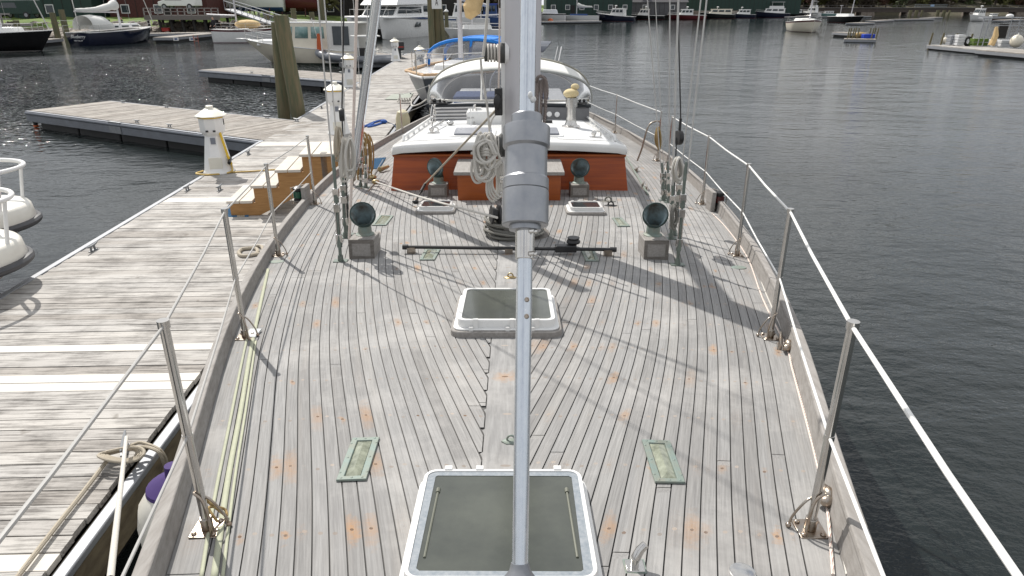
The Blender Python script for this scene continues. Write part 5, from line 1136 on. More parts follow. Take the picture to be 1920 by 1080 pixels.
rail(t, dz, [-4.6, -3.2, -1, 1.2, 3.2, 4.4], .6); sailrig(t, .6, 1.6, 13, 4.8, 'canvasw', 1.1, .09, 1.4, forestay=4.8, cr=.17)
m = MB(); m.curve([(-4.9, -1.0, 1.3), (-5.1, -1.0, 2.0), (-5.15, 0, 2.05), (-5.1, 1.0, 2.0), (-4.9, 1.0, 1.3)], .02, 6); m.tube((-4.9, -.9, 1.3), (-5.0, -.9, 4.6), .04); m.build('stern_rail', M['steel'], t)
person('person in dark clothes standing behind the dodger of the navy sailboat', (c0.x-1.2, c0.y+3.6, .5), 200, 'stand', 'jacket', 'tanshirt', 1.75)
# ---- black sailboat at the left edge
q = P(20, 99, 0); t, dz = boat('black_sailboat', 'black hulled sailboat with a white deck cut off by the left picture edge', 'sailboat', (q.x-3.4, q.y+1.6, 0), 8, 11, 3.4, 1.5, 1.2, 'black', 'white', None, 'boot', pw=2.3, rake=.10)
m = MB(); m.box(-1.5, 3.2, -.85, .85, 1.3, 1.75, taper=.12); m.build('cabin_trunk', M['white'], t, bevel=.08); rail(t, dz, [-2, 0, 2, 3.6, 4.7], .6); sailrig(t, 1.9, 1.4, 13, 5, 'canvasw', 1.9, .09, 1.4, forestay=5.3)
# ---- cream sailboat with maroon stripe
q = P(458, 81, 0); t, dz = boat('cream_sailboat', 'cream sailboat with a maroon stripe and a tan canvas cover over its deck', 'sailboat', (q.x, q.y+1.6, 0), 8, 6.4, 2.5, 1.35, 1.2, 'whitem', 'white', 'maroon', 'maroon', pw=2.6, rake=.05, tr=.8, dip=.1)
m = MB(); m.ball((0, -.1, 1.62), 1.2, .75, .42, 16, 8); m.build('tan_cover', M['canvast'], t); rail(t, dz, [-2.7, -1.4, 0, 1.6, 2.7], .55); sailrig(t, -1.0, 1.3, 9, 2.6, None, 1.1, .08, 1.1)
m = MB(); m.box(-3.35, -3.2, -.06, .06, -.3, 1.2); m.build('rudder', M['white'], t)
q = P(404, 68, .5); person('person in black standing on the float beside the cream sailboat stern', (q.x, q.y, .5), 250, 'stand', 'jacket', 'jacket', 1.75)
q = P(341, 56, .5); person('person in brown sitting low on the floating dock among gear', (q.x, q.y, .5), 240, 'sit', 'tanshirt', 'trousers', 1.7, .35)
q = P(340, 56, .5); m = MB(); m.box(q.x-.45, q.x+.35, q.y-.1, q.y+.5, .5, .85); tag(m.build('white_dock_box', M['white'], bevel=.04), 'white dock box that the sitting person uses as a seat', 'dock box')
# floats behind these boats
def raft(label, p0, p1, w, z=.5, mat='dockw2', grp='floating docks in the far left basin'):
    a = P(*p0, z); b = P(*p1, z); u = (b-a).normalized(); n = Vector((-u.y, u.x, 0)); a = a + n*w/2; b = b + n*w/2
    t = thing('floating_dock', label, 'dock', (a.x, a.y, 0), math.atan2(b.y-a.y, b.x-a.x), grp); L = (b-a).length
    m = MB(); x = 0; rr = random.Random(int(p0[0]))
    while x < L: m.cv = rr.random()*.9; m.box(x, min(L, x+.48), -w/2, w/2, z-.06, z); x += .5
    m.build('deck_boards', M[mat], t); m = MB(); m.box(0, L, -w/2-.02, w/2+.02, z-.26, z-.061); m.build('side_beam', M['edge'], t); m = MB(); m.box(.2, L-.2, -w/2+.1, w/2-.1, -.3, z-.26); m.build('floats', M['float'], t); return t
raft('pale floating dock behind the navy sailboat bow, carrying gear and a sitting person', (272, 63), (402, 61), 2.2); raft('short pale float with two small white plates and a ladder, left of the cream sailboat', (322, 70), (408, 62), 1.8)
raft('narrow float between the black and the navy sailboats', (70, 76), (118, 72), 1.6); raft('float behind the cream sailboat bow', (492, 62), (640, 58), 2)
for x in (330, 360): q = P(x, 72, .4); m = MB(); m.box(q.x-.25, q.x+.25, q.y-.05, q.y-.02, .2, .5); o = tag(m.build('number_plate', M['white']), ('left' if x == 330 else 'right') + ' small white plate on the edge of the short pale float', 'sign'); m = MB(); m.box(q.x-.12, q.x+.12, q.y-.06, q.y-.051, .28, .42); m.build('plate_mark', M['bluec'], o)
q = P(368, 72, .4); m = MB()
for s in (-.2, .2): m.tube((q.x+s, q.y-.1, -.6), (q.x+s, q.y-.1, .7), .03)
for k in range(4): m.tube((q.x-.2, q.y-.1, -.4+.28*k), (q.x+.2, q.y-.1, -.4+.28*k), .022)
tag(m.build('dock_ladder', surf('red ladder', (.35, .10, .07), .5)), 'reddish swim ladder hanging from the short pale float', 'ladder')
for px, py, c, lab in ((288, 57, 'canvasw', 'round white bundle on the pale float by the navy bow'), (312, 59, 'redp', 'small red box on the pale floating dock'), (322, 55, 'teakd', 'dark crate with a green lid on the pale floating dock'), (352, 57, 'grass', 'upturned green kayak on the pale floating dock')):
    q = P(px, py, .5); m = MB(); 
    if c == 'canvasw': m.ball((q.x, q.y, .75), .5, .35, .28)
    elif c == 'grass': m.ball((q.x, q.y, .68), 1.1, .3, .18)
    else: m.box(q.x-.4, q.x+.4, q.y-.25, q.y+.25, .5, .85); m.box(q.x-.43, q.x+.43, q.y-.28, q.y+.28, .85, .9)
    tag(m.build({'canvasw': 'canvas_bundle', 'grass': 'kayak'}.get(c, 'dock_crate'), M[c], bevel=.02), lab, {'canvasw': 'bundle', 'grass': 'kayak'}.get(c, 'crate'))
M['hullcr'] = surf('cream white gelcoat', (.72, .70, .64), .35, 0, (.64, .62, .56), 4, .5, coat=.2); M['rubr'] = surf('dark grey rub rail', (.06, .06, .065), .5)
# ---- small twin bowed motor boat, left foreground
t = thing('twin_bow_boat', 'cream motor boat with two rounded bows and rails at the left edge', 'motor boat', (-5.66, 7.75, 0), R(30))
def lobe(cx, cy, rx, ry):
    m = MB(); prof = [(.30, -.1), (.42, .35), (.88, .72), (.99, .78), (1.0, .80), (.975, .97), (.95, 1.0), (.90, 1.01)]
    def out(k, z): return [Vector((cx + (rx*math.cos(a) if math.cos(a) > 0 else 3.4*math.cos(a))*k, cy + ry*math.sin(a)*k, z)) for a in [2*PI*i/48 for i in range(48)]]
    m.rings([out(k, z) for k, z in prof]); return m
for nm, cx, cy in (('hull', -1.0, .84), ('near_bow', -1.0, -.84)):
    lobe(cx, cy, 1.0, .74).build(nm, M['hullcr'], t, ang=50)
    m = MB(); m.path([(cx + (1.01*math.cos(a) if math.cos(a) > 0 else 3.3*math.cos(a)), cy + .75*math.sin(a), .78) for a in [2*PI*i/48 for i in range(48)]], .045, 8, True); m.build('rub_rail', M['rubr'], t)
m = MB(); m.prism([(-3.6, -.9), (-1.9, -.9), (-1.5, -.6), (-1.4, .0), (-1.5, .9), (-1.9, 1.2), (-3.6, 1.2)], 1.005, 1.015); m.build('cockpit_well', M['cream'], t)
m = MB(); m.prism(rrect(.35, .3, .1), 1.0, 1.1, Matrix.Translation((-2.0, .6, 0))); m.build('hatch_lid', surf('tan seat vinyl', (.55, .42, .22), .6), t, bevel=.02)
for cy, sg_ in ((.86, 1), (-.86, -1)):
    m = MB(); pts = [Vector((-2.4, cy+.62*sg_, 1.46))] + [Vector((-.78 + .78*math.cos(R(a)), cy + .6*math.sin(R(a)), 1.46)) for a in (range(85, -70, -12) if sg_ > 0 else range(-85, 70, 12))]; m.curve(pts, .026, 10, 3)
    for a in (75*sg_, 20*sg_, -45*sg_): c_, s_ = math.cos(R(a)), math.sin(R(a)); m.tube((-.78+.78*c_, cy+.6*s_, 1.46), (-.88+.80*c_, cy+.62*s_, 1.0), .020)
    m.build('bow_rail', M['whitem'], t)
# ---- the boat moored astern: blue framed enclosure
t, dz = boat('blue_canopy_sailboat', 'grey sailboat with a bright blue framed canopy moored astern of the yacht at the dock', 'sailboat', (-1.45, 24.9, 0), -100, 11, 3.3, 1.45, 1.2, 'alu', 'white', None, 'black', pw=2.3, rake=.10)
m = MB(); m.path([(x_, s_*dz(x_)[1], dz(x_)[0]+.06) for s_ in (1,) for x_ in (-3, 0, 3, 4.6, 5.3)], .05, 6); m.path([(x_, -dz(x_)[1], dz(x_)[0]+.06) for x_ in (-3, 0, 3, 4.6, 5.3)], .05, 6); m.build('caprail', surf('tan caprail', (.5, .33, .18), .5), t)
m = MB(); m.box(-2.6, 2.0, -.8, .8, 1.3, 1.55, taper=.1); m.build('cabin_trunk', M['white'], t, bevel=.06); rail(t, dz, [-4.6, -2, 0, 2.2, 3.8, 4.8], .6)
zc = 1.35; m = MB()
for x_ in (-.4, -2.6): m.path([(x_, 1.6*math.cos(q), zc + .85*math.sin(q)**.6) for q in [PI*i/16 for i in range(17)]], .06, 6)
m.path([(-.4, 0, zc+.85), (-.1, 0, 1.7)], .05, 6); m.grid([[(x_, 1.6*math.cos(q), zc + .87*math.sin(q)**.6) for q in [PI*(.27+.46*i/10) for i in range(11)]] for x_ in (-.4, -1.5, -2.6)]); m.build('blue_canopy', M['canvasb'], t, solid=.02)
m = MB(); m.grid([[(x_, 1.6*math.cos(q), zc*b_ + .85*k_*math.sin(q)**.6) for q in [PI*i/16 for i in range(17)]] for x_, k_, b_ in ((-.4, 1, 1), (.1, .15, 1.1))]); m.build('canopy_window', M['vinyl'], t)
m = MB(); m.add([(-3.6, -.8, 1.62), (-3.6, 2.1, 1.62), (-4.7, 2.3, 1.95), (-4.7, -.8, 1.95)], [(0,1,2,3)]); m.build('solar_panel', M['solar'], t, solid=.04); m = MB()
for y_ in (-.6, .6, 1.9): m.tube((-4.2, y_, 1.78), (-4.4, y_*.7, 1.1), .025)
m.tube((-4.6, 2.7, 1.75), (-3.2, 2.75, 1.3), .03); m.tube((-4.6, 2.55, 1.75), (-3.2, 2.6, 1.3), .02); m.build('panel_frame', M['steel'], t)
m = MB(); m.ball((.2, .9, 1.95), .14, .14, .12); m.build('red_life_ring', M['redp'], t); m = MB(); m.tube((1.2, 0, 1.7), (1.2, 0, 12), .08, .07); ms = m.build('mast', M['mast'], t); m = MB(); m.tube((1.1, 0, 3.5), (-2.8, 0, 3.3), .06); m.build('boom', M['mast'], ms)
q = PY(890, 8, 23.4); m = MB(); m.path([(q.x-.42+.2, q.y, q.z-.42), (q.x-.3+.2, q.y, q.z-.15), (q.x+.05, q.y, q.z+.2), (q.x+.2, q.y, q.z+.6)], [.10, .30, .26, .22], 14); o = m.build('sail_cover', M['canvast']); tag(o, 'tan canvas sail cover end hanging above the blue canopy boat', 'sail cover')
# ---- boats beyond (centre)
q = P(790, 58, 0); t, dz = boat('white_blue_workboat', 'white workboat with a blue sheer line and a red boot stripe right of the catamaran', 'workboat', (q.x, q.y+3, 0), 200, 9, 3.2, 2.2, 1.5, 'white', 'white', 'bluec', 'redp', pw=2.6); cabin(t, dz, -1.5, 1.5, 2.4, 2.2, 1.8)
m = MB(); m.tube((0, 0, 2), (0, 0, 9), .1); m.build('mast', surf('orange mast', (.5, .15, .04), .5), t)
q = P(872, 55, 0); t, dz = boat('grey_fishing_boat', 'grey fishing boat with a pale wheelhouse beyond the dock end pilings', 'fishing boat', (q.x-1, q.y+4, 0), 185, 9, 3.2, 2.0, 1.4, 'whitem', 'nonskid', None, 'black', pw=2.6); cabin(t, dz, -1.8, 1.2, 2.5, 2.3, 2.0, 'pale' if 'pale' in M else 'whitem')
m = MB()
for y_ in (-.8, .8): m.path([(-1.8, y_, 2), (-1.8, y_, 4.5), (-3.2, y_, 4.5), (-3.2, y_, 1.5)], .05, 6)
m.tube((-1.8, -.8, 4.4), (-3.2, .8, 4.4), .04); m.tube((0, 0, 3.6), (0, 0, 7), .06); m.build('gantry', M['steel'], t)
q = P(925, 52, 0); t, dz = boat('blue_trawler', 'blue hulled trawler half hidden left of the mast in the distance', 'trawler', (q.x, q.y+4, 0), 176, 8, 3, 1.9, 1.4, 'bluec', 'nonskid', None, 'black', pw=2.6); cabin(t, dz, -.5, 1.8, 2.2, 2.0, 1.9, 'bluec', 'blue'); m = MB(); m.box(-2.6, -1.6, -.6, .6, 1.4, 2.2); m.build('fish_bin', M['blue'], t); m = MB(); m.tube((-.8, 0, 1.5), (-.8, 0, 8), .08); m.tube((-.8, 0, 5), (-3.5, 0, 7), .05); m.build('derrick', M['steeld'], t)
q = P(893, 75, 0); t, dz = boat('cluttered_sailboat', 'small sailboat with a cluttered white deck beyond the blue canopy', 'sailboat', (q.x, q.y+2, 0), 190, 7, 2.4, 1.1, .9, 'white', 'white', None, 'black', pw=2.4); m = MB(); m.box(-1.5, 1.5, -.7, .7, 1.0, 1.4, taper=.1); m.build('cabin_trunk', M['white'], t); rail(t, dz, [-2.8, -1, 1, 2.6], .6); sailrig(t, .5, 1.1, 9, 3, None, 1.2, .07, 1.1)
for px, py, lab in ((838, 55, 'dark green piling with a white cap beyond the dock end, left of two'), (851, 40, 'brown green piling with a white cap beyond the dock end, right of two')):
    q = P(px, py+4, 0); m = MB(); m.tube((q.x, q.y, -1), (q.x, q.y, 2.5), .28, .26, 12); o = tag(m.build('capped_piling', M['pile']), lab, 'piling', 'wooden mooring pilings'); m = MB(); m.lathe([(.3, 2.48), (.3, 2.6), (.05, 2.85)], 12, Matrix.Translation((q.x, q.y, 0))); m.build('piling_cap', M['white'], o)
# ---- far boats on the right
def far_motor(label, px, py, L, head, hull, fb=1.5, fs=1.0, cab=(-.22, .12), ch=1.4, fly=False, radar=True, top='white', cat='motor boat', roof=None):
    q = P(px, py, 0); t, dz = boat('motor_boat', label, cat, (q.x, q.y + 2, 0), head, L, L*.3, fb, fs, hull, 'white', None, 'maroon' if hull in ('navy', 'black') else 'black', pw=2.5, rake=.10)
    c, z1 = cabin(t, dz, cab[0]*L, cab[1]*L, L*.22, L*.19, ch, top, roof, 'glass', .5, nwin=3, wh=.4)
    m = MB()
    if fly: m.box(cab[0]*L*.9, cab[1]*L*.4, -L*.09, L*.09, z1+.05, z1+.7, taper=.1); m.box(cab[0]*L*.9, cab[1]*L*.2, -L*.1, L*.1, z1+1.7, z1+1.78); m.tube((cab[0]*L*.8, L*.08, z1), (cab[0]*L*.8, L*.08, z1+1.7), .04); m.tube((cab[1]*L*.1, L*.08, z1), (cab[1]*L*.1, L*.08, z1+1.7), .04)
    if radar: m.tube((0, 0, z1), (0, 0, z1+.55), .06); m.lathe([(.3, 0), (.3, .15), (.1, .22)], 12, Matrix.Translation((-.1, 0, z1+.5)))
    if m.v: m.build('flybridge' if fly else 'radar', M['white'], t)
    rail(t, dz, [L*.1, L*.25, L*.4, L*.46], .5, r=.02); return t
far_motor('navy lobster yacht with a cream cabin, nearest of the far row', 1155, 40, 9.2, 152, 'navy', 1.75, .95, (-.25, .12), 1.5)
far_motor('black hulled boat with a tan deck just right of the navy lobster yacht', 1212, 37, 9.5, 172, 'black', 1.2, .9, (-.1, .2), 1.4, roof='cream')
far_motor('dark red hulled boat moored in the middle of the far row', 1290, 37, 9.5, 178, 'maroon', 1.2, 1.0, (-.15, .2), 1.3)
far_motor('charcoal trawler yacht with a long cream cabin in the far row', 1347, 35, 9.5, 172, 'black', 1.5, 1.0, (-.4, .22), 1.2, roof='cream', top='cream')
far_motor('small navy motor boat between the charcoal trawler and the white flybridge boat', 1393, 34, 7.8, 170, 'navy', 1.3, .9, (-.3, .15), 1.2)
far_motor('navy hulled cruiser with a tall white flybridge in the far row', 1451, 33, 9.8, 166, 'navy', 1.7, 1.1, (-.35, .25), 1.2, fly=True)
far_motor('white cruiser behind the small navy boat in the far row', 1420, 26, 10, 165, 'white', 1.8, 1.3, (-.3, .2), 1.6)
far_motor('low black hulled cruiser left of the fishing boat with a tower', 1500, 31, 9, 175, 'black', 1.3, 1.0, (-.1, .2), .9, radar=False)
t = far_motor('white sport fishing boat with a tall tower, behind the cream sailboat', 1525, 31, 6.5, 120, 'white', 1.6, 1.1, (-.3, .2), 1.4, fly=True); m = MB()
for a_ in (-.7, .7):
    for b_ in (-1.2, .4): m.tube((b_, a_, 2.5), (b_*.4-.3, a_*.4, 6.3), .04)
m.box(-.9, .3, -.45, .45, 6.2, 6.3); m.box(-.8, .2, -.4, .4, 4.6, 4.66); m.build('tuna_tower', M['white'], t)
far_motor('pale blue hulled motor boat right of the tower boat', 1553, 31, 7, 170, 'glassg', 1.1, .8, (-.3, .1), .7, radar=False)
far_motor('white lobster boat with antennas moored far right of the bridge piers', 1845, 40, 7, 205, 'white', 1.4, .9, (-.1, .25), 1.5)
far_motor('dark open motor boat behind the white lobster boat at right', 1870, 37, 7, 175, 'black', .9, .7, (-.1, .1), .6, radar=False)
q = P(1087, 40, 0); t, dz = boat('grey_sailboat', 'pale grey sailboat in the far row, left of the navy lobster yacht', 'sailboat', (q.x, q.y+3, 0), 178, 9, 2.8, 1.2, 1.1, 'whitem', 'white', None, 'white'); m = MB(); m.box(-2, 2, -.8, .8, 1.1, 1.5, taper=.1); m.build('cabin_trunk', M['bluec'], t); sailrig(t, .5, 1.2, 12, 3.6, 'canvasw', 1.6, .09, 1.2)
q = P(1030, 40, 0); t, dz = boat('blue_striped_boat', 'white boat with a navy band directly right of the mast in the far row', 'motor boat', (q.x, q.y+2, 0), 178, 7.5, 2.6, 1.7, 1.5, 'white', 'white', 'navy', 'black'); m = MB(); m.box(-2, 1.5, -.9, .9, 1.5, 2.4, taper=.25); m.build('canvas_cover', M['shrink'], t, bevel=.1)
q = P(1031, 41, 0); m = MB(); m.ball((q.x, q.y-2, .3), .6, .6, .45); tag(m.build('orange_buoy', M['orangef']), 'round orange mooring buoy by the far piling right of the mast', 'buoy')
# cream sailboat (bow on) and dark sailboat
q = P(1528, 61, 0); t, dz = boat('bow_on_sailboat', 'cream sailboat with brown rails seen bow on in the open water at right', 'sailboat', (q.x, q.y+3.6, 0), -97, 8.5, 3.9, 1.55, 1.15, 'cream', 'white', 'maroon', 'maroon', pw=2.0, rake=.06); m = MB(); m.box(-2.5, 1.5, -1.0, 1.0, 1.2, 1.65, taper=.15); m.build('cabin_trunk', M['canvasw'], t, bevel=.1); rail(t, dz, [-3.5, -1.5, .5, 2.2, 3.5], .6); m = MB(); m.tube((1.8, 0, 1.2), (1.8, 0, 12), .10, .08); m.build('mast', M['mast'], t)
q = P(1600, 43, 0); t, dz = boat('dark_sailboat', 'black and white sailboat at its mooring float right of the cream one', 'sailboat', (q.x, q.y+3, 0), -70, 8.5, 3.2, 1.3, 1.1, 'black', 'white', None, 'maroon'); m = MB(); m.box(-2.5, 1, -.8, .8, 1.2, 1.7, taper=.15); m.build('cabin_trunk', M['white'], t); m = MB(); m.tube((.8, 0, 1.2), (1.6, 0, 11), .08, .08); m.tube((-2.6, .5, 1), (-2.6, .5, 3.2), .04); m.lathe([(.3, 3.2), (.3, 3.3)], 10, Matrix.Translation((-2.6, .5, 0))); m.build('mast', M['mast'], t)
rg = 'mooring rafts in the open water at right'
raft('pale square raft behind the cream bow-on sailboat', (1560, 60), (1592, 62), 2.6, .5, 'dockw2', rg); raft('low raft right of the black and white sailboat', (1612, 43), (1641, 42), 2.5, .4, 'dockw2', rg); raft('thin log raft, middle of the far right water', (1642, 39), (1677, 37), 2, .4, 'dockw2', rg); raft('long thin raft in front of the bridge gantry', (1682, 36), (1753, 35), 2.2, .4, 'dockw2', rg); raft('short raft right of the long thin one', (1742, 33), (1768, 32), 2.2, .4, 'dockw2', rg); raft('thin raft beyond the lobster boat at far right', (1882, 38), (1897, 37), 2, .4, 'dockw2', rg); raft('float at the right edge in front of the bridge pier', (1901, 37), (1925, 36), 2, .4, 'dockw2', rg)
raft('far dock strip running below the row of motor boats', (1478, 31), (1635, 30), 1.5, .4, 'dockw2', rg); raft('far dock strip below the grey sailboat', (1012, 40), (1128, 39), 2.0, .5, 'dockw', rg)
# work raft with posts and buoys
t = raft('long work raft piled with crates and posts at the right edge', (1738, 84), (1838, 93), 3.2, .35, 'dockw', rg); t2 = raft('right part of the work raft reaching past the picture edge', (1830, 93), (1990, 106), 3.4, .4, 'dockw2', rg)
def rp(px, py, z=.4): return P(px, py, z)
bg_ = 'posts standing on the work raft'
for i, (px, py) in enumerate(((1742, 83), (1763, 83), (1788, 84), (1816, 85))): q = rp(px, py); m = MB(); m.tube((q.x, q.y, -.1), (q.x+.12, q.y, 1.25), .07, n=8); tag(m.build('raft_post', M['pilet']), ['leftmost', 'second', 'third', 'rightmost'][i] + ' of the four brown posts standing on the long work raft', 'post', bg_)
for px, py, r, lab in ((1770, 82, .24, 'small cream buoy ball by the second post of the work raft'), (1822, 84, .2, 'small greenish float ball beside the black tyre on the raft'), (1903, 89, .44, 'large cream buoy ball at the right end of the work raft')):
    q = rp(px, py); m = MB(); m.ball((q.x, q.y, .4+r), r, r, r*1.05, 16, 10); o = tag(m.build('buoy_ball', M['cream']), lab, 'buoy', 'ball buoys on the work raft'); m = MB(); m.tube((q.x, q.y, .4+2*r), (q.x, q.y, .4+2*r+.15), .04); m.build('buoy_eye', M['whitem'], o)
q = rp(1813, 85); m = MB(); m.path([(q.x+.22*math.cos(a_), q.y, .70+.28*math.sin(a_)) for a_ in [2*PI*i/16 for i in range(16)]], .10, 8, True); tag(m.build('tyre_fender', M['float']), 'black tyre standing on the raft edge beside the fourth post', 'tyre')
for i, (px, w, h, mt, lab) in enumerate(((1780, .35, .75, 'edge', 'narrow pale cage stack on the left half of the work raft'), (1796, .55, .8, 'nonskid', 'grey wire crate stack leaning beside the third post'), (1833, 1.1, .55, 'grass', 'green net crate in the middle of the work raft'), (1862, .5, .5, 'whitem', 'white bin tilted in front of the raft frame'), (1882, .9, .5, 'nonskid', 'low grey box right of the white tilted bin'))):
    q = rp(px, 84 + i*.8); m = MB(); n = max(1, int(h/.2))
    for k in range(n): m.box(q.x-w/2+.01*k, q.x+w/2+.01*k, q.y-.3, q.y+.3, .4+k*h/n, .4+(k+.86)*h/n)
    tag(m.build('raft_crate', M[mt], bevel=.02), lab, 'crate')
q = rp(1876, 88); fr = thing('pipe_shelter', 'pale pipe frame with a roof bar and white dome on the work raft', 'shelter', (q.x, q.y, .4)); m = MB()
for x_, y_ in ((-1.4, 0), (1.0, 0), (-1.0, 1.2), (1.2, 1.2)): m.tube((x_, y_, 0), (x_*.95, y_, 2.0), .035)
m.path([(-1.8, 0, 2.0), (1.3, 0, 2.05), (1.3, 1.2, 2.05), (-1.4, 1.2, 2.0), (-1.8, 0, 2.0)], .035, 6); m.tube((-1, 0, 1.5), (1.2, 0, 1.5), .025); m.build('pipe_frame', M['edge'], fr); m = MB(); m.ball((.3, .3, 2.15), .26, .26, .16); m.build('white_dome', M['white'], fr); m = MB(); m.path([(-.6, .2, .1), (-.45, .2, .8), (-.55, .2, 1.4)], [.22, .2, .1], 8); m.build('tan_bag', M['canvast'], fr); m = MB(); m.box(-.25, .4, .3, .4, .6, 1.6); m.build('dark_panel', M['darkb'], fr)
t = raft('small raft carrying many short posts and a blue tub right of the cream sailboat', (1583, 73), (1643, 74), 1.8, .3, 'dockw2', rg)
for i in range(9):
    px = (1588, 1592, 1597, 1601, 1606, 1628, 1633, 1637, 1642)[i]; q = P(px, 72.5 - (i % 2), .3); m = MB(); m.tube((q.x, q.y, -.1), (q.x+.1, q.y, 1.25), .06, n=6); tag(m.build('raft_post', M['pilet']), 'short brown post among a cluster on the small raft with the blue tub', 'post', 'short posts on the small raft')
q = P(1627, 72, .3); m = MB(); m.box(q.x-.55, q.x+.55, q.y-.3, q.y+.3, .3, .7); tag(m.build('blue_tub', M['blue'], bevel=.04), 'bright blue tub on the small raft of posts', 'tub'); q = P(1613, 71, .3); m = MB(); m.ball((q.x, q.y, .55), .6, .4, .3); tag(m.build('net_heap', M['ropey']), 'yellow brown net heap on the small raft of posts', 'net')
# ================================================================ LAND
def terr(name, shore, prof, mats, seed=0, nx=70):
    pts = smooth([Vector((x, y, 0)) for x, y in shore], 8); g = []
    for i, p in enumerate(pts):
        t = (pts[min(i+1, len(pts)-1)] - pts[max(i-1, 0)]).normalized(); n = Vector((-t.y, t.x, 0)); n = n if n.y > 0 else -n; row = []
        for d, z in prof: nn_ = noise.noise(Vector((p.x*.2+seed, d*.3, 0))); q = p + n*(d + 1.2*noise.noise(Vector((p.x*.1, seed, d)))) ; row.append((q.x, q.y, z*(1+.25*nn_) + (.35*noise.noise(Vector((p.x*.9, d*.9, seed))) if 0 < d < 12 else 0)))
        g.append(row)
    m = MB(); m.grid(g); return struct(m.build(name, mats, ang=80))
def land_mat():
    m, t, b = newmat('shore ground'); geo = t.nodes.new('ShaderNodeNewGeometry'); s = nn(t, 'ShaderNodeSeparateXYZ', {0: geo.outputs['Position']}); n = noi(t, coord(t), .8, 6, .7); n2 = noi(t, coord(t), 2.4, 4)
    rock = ramp(t, n2, [(.35, (.05, .042, .035)), (.5, (.20, .17, .14)), (.65, (.36, .33, .29))]); grass = ramp(t, n, [(.4, (.07, .13, .015)), (.65, (.15, .19, .04))])
    f = ramp(t, mth(t, 'ADD', s.outputs[2], mth(t, 'MULTIPLY', n, .8)), [(0, 0), (1, 1)]); f = mth(t, 'GREATER_THAN', mth(t, 'ADD', s.outputs[2], mth(t, 'MULTIPLY', n, .8)), 1.35)
    t.links.new(mix(t, f, rock, grass), b.inputs['Base Color']); b.inputs['Roughness'].default_value = .95; bump(t, b, n2, .8, .2); return m
M['land'] = land_mat(); M['scrub'] = surf('brown scrub ground', (.075, .062, .04), .95, 0, (.05, .05, .022), .5, 1, .8, .3)
terr('shore_bank', [(-170, 60), (-110, 68), (-75, 74), (-50, 80), (-33, 88), (-22, 105), (-8, 135), (6, 165), (30, 185), (60, 205), (85, 235), (100, 300), (120, 420)], [(-3, -.8), (0, -.1), (1.5, .5), (4, 1.0), (7, 1.5), (10, 1.7), (20, 1.9), (60, 2.2), (200, 6)], M['land'], 3)
terr('far_hill', [(55, 300), (90, 280), (140, 272), (200, 276), (300, 290), (420, 280)], [(-2, -.5), (0, .3), (4, 1.5), (20, 5), (60, 14), (140, 30)], M['scrub'], 9)
# rocks along the bank as loose stuff
m = MB(); rr = random.Random(8)
def rock(m, c, r):
    vs = []; 
    for i in range(5):
        a = -PI/2 + PI*(i+.5)/5
        for k in range(7): q = r*rr.uniform(.7, 1.15); vs.append((c[0]+q*math.cos(a)*math.cos(2*PI*k/7), c[1]+q*math.cos(a)*math.sin(2*PI*k/7), c[2]+q*.6*math.sin(a)))
    m.rings([vs[i*7:(i+1)*7] for i in range(5)])
for i in range(520):
    px = rr.uniform(-60, 640); x = (px-960)/1280*85; f = (x+75)/45; y = 76 + max(0, f)*10 + rr.uniform(-1.5, 4.5); rock(m, (x, y, max(0, (y-76-max(0, f)*10))*.28), rr.uniform(.25, .75))
o = m.build('shore_rocks', M['stone'], flat=True); tag(o, 'jumble of grey brown boulders along the left shore', 'rocks'); o['kind'] = 'stuff'
# ---- pier and ramp
def gy(px, py, Y): return PY(px, py, Y)
pr = thing('timber_pier', 'grey timber pier on dark piles in front of the red sheds at left', 'pier', (-42, 84, 0)); m = MB(); m.box(0, 8.6, 0, 5, 1.95, 2.2); m.build('pier_deck', M['teak'], pr); m = MB(); m.box(0, 8.6, -.15, 0, 1.75, 2.25); m.build('pier_fascia', M['teakd'], pr)
m = MB(); m.box(0, 8.6, -.12, -.04, 2.95, 3.03); m.box(0, 8.6, -.12, -.04, 2.6, 2.66)
for i in range(12): m.box(i*.77, i*.77+.1, -.12, 0, 2.2, 3.03)
m.build('pier_railing', M['teak'], pr)
for i in range(7):
    for y_ in (.3, 3.8): m = MB(); m.tube((.4+i*1.3, y_, -1), (.4+i*1.3-.25, y_, 1.95), .17, n=8); m.build('pier_pile', M['darkb'], pr)
wf = thing('timber_wharf', 'low dark timber wharf with posts behind the black sailboat', 'wharf', (-68, 73, 0), R(6)); m = MB(); m.box(0, 17, 0, 4, 1.25, 1.5); m.build('wharf_deck', M['teak'], wf); m = MB(); m.box(0, 17, -.1, 0, .5, 1.25); m.build('wharf_wall', M['darkb'], wf)
for i in range(8): m = MB(); m.tube((.5+i*2.2, -.25, -1), (.5+i*2.2, -.25, 1.3), .2, n=8); m.build('wharf_pile', M['pile'], wf)
m = MB(); 
for i in range(9): m.box(i*2, i*2+.12, .1, .22, 1.5, 2.5)
m.box(0, 17, .08, .14, 2.4, 2.55); m.box(0, 17, .08, .14, 1.95, 2.05); m.build('wharf_fence', M['teak'], wf)
for px, py, Y, zt, lab in ((35, 60, 74, 1.9, 'green piling behind the black sailboat'), (123, 55, 74, 2.9, 'tall green piling left of the navy sailboat mast'), (104, 50, 76, 2.6, 'grey square post with notices beside the tall green piling')):
    q = PY(px, py, Y); m = MB(); m.tube((q.x, q.y, -1), (q.x, q.y, zt), .32, .28, 12); tag(m.build('mooring_piling', M['pile' if 'green' in lab else 'teak']), lab, 'piling', 'wooden mooring pilings')
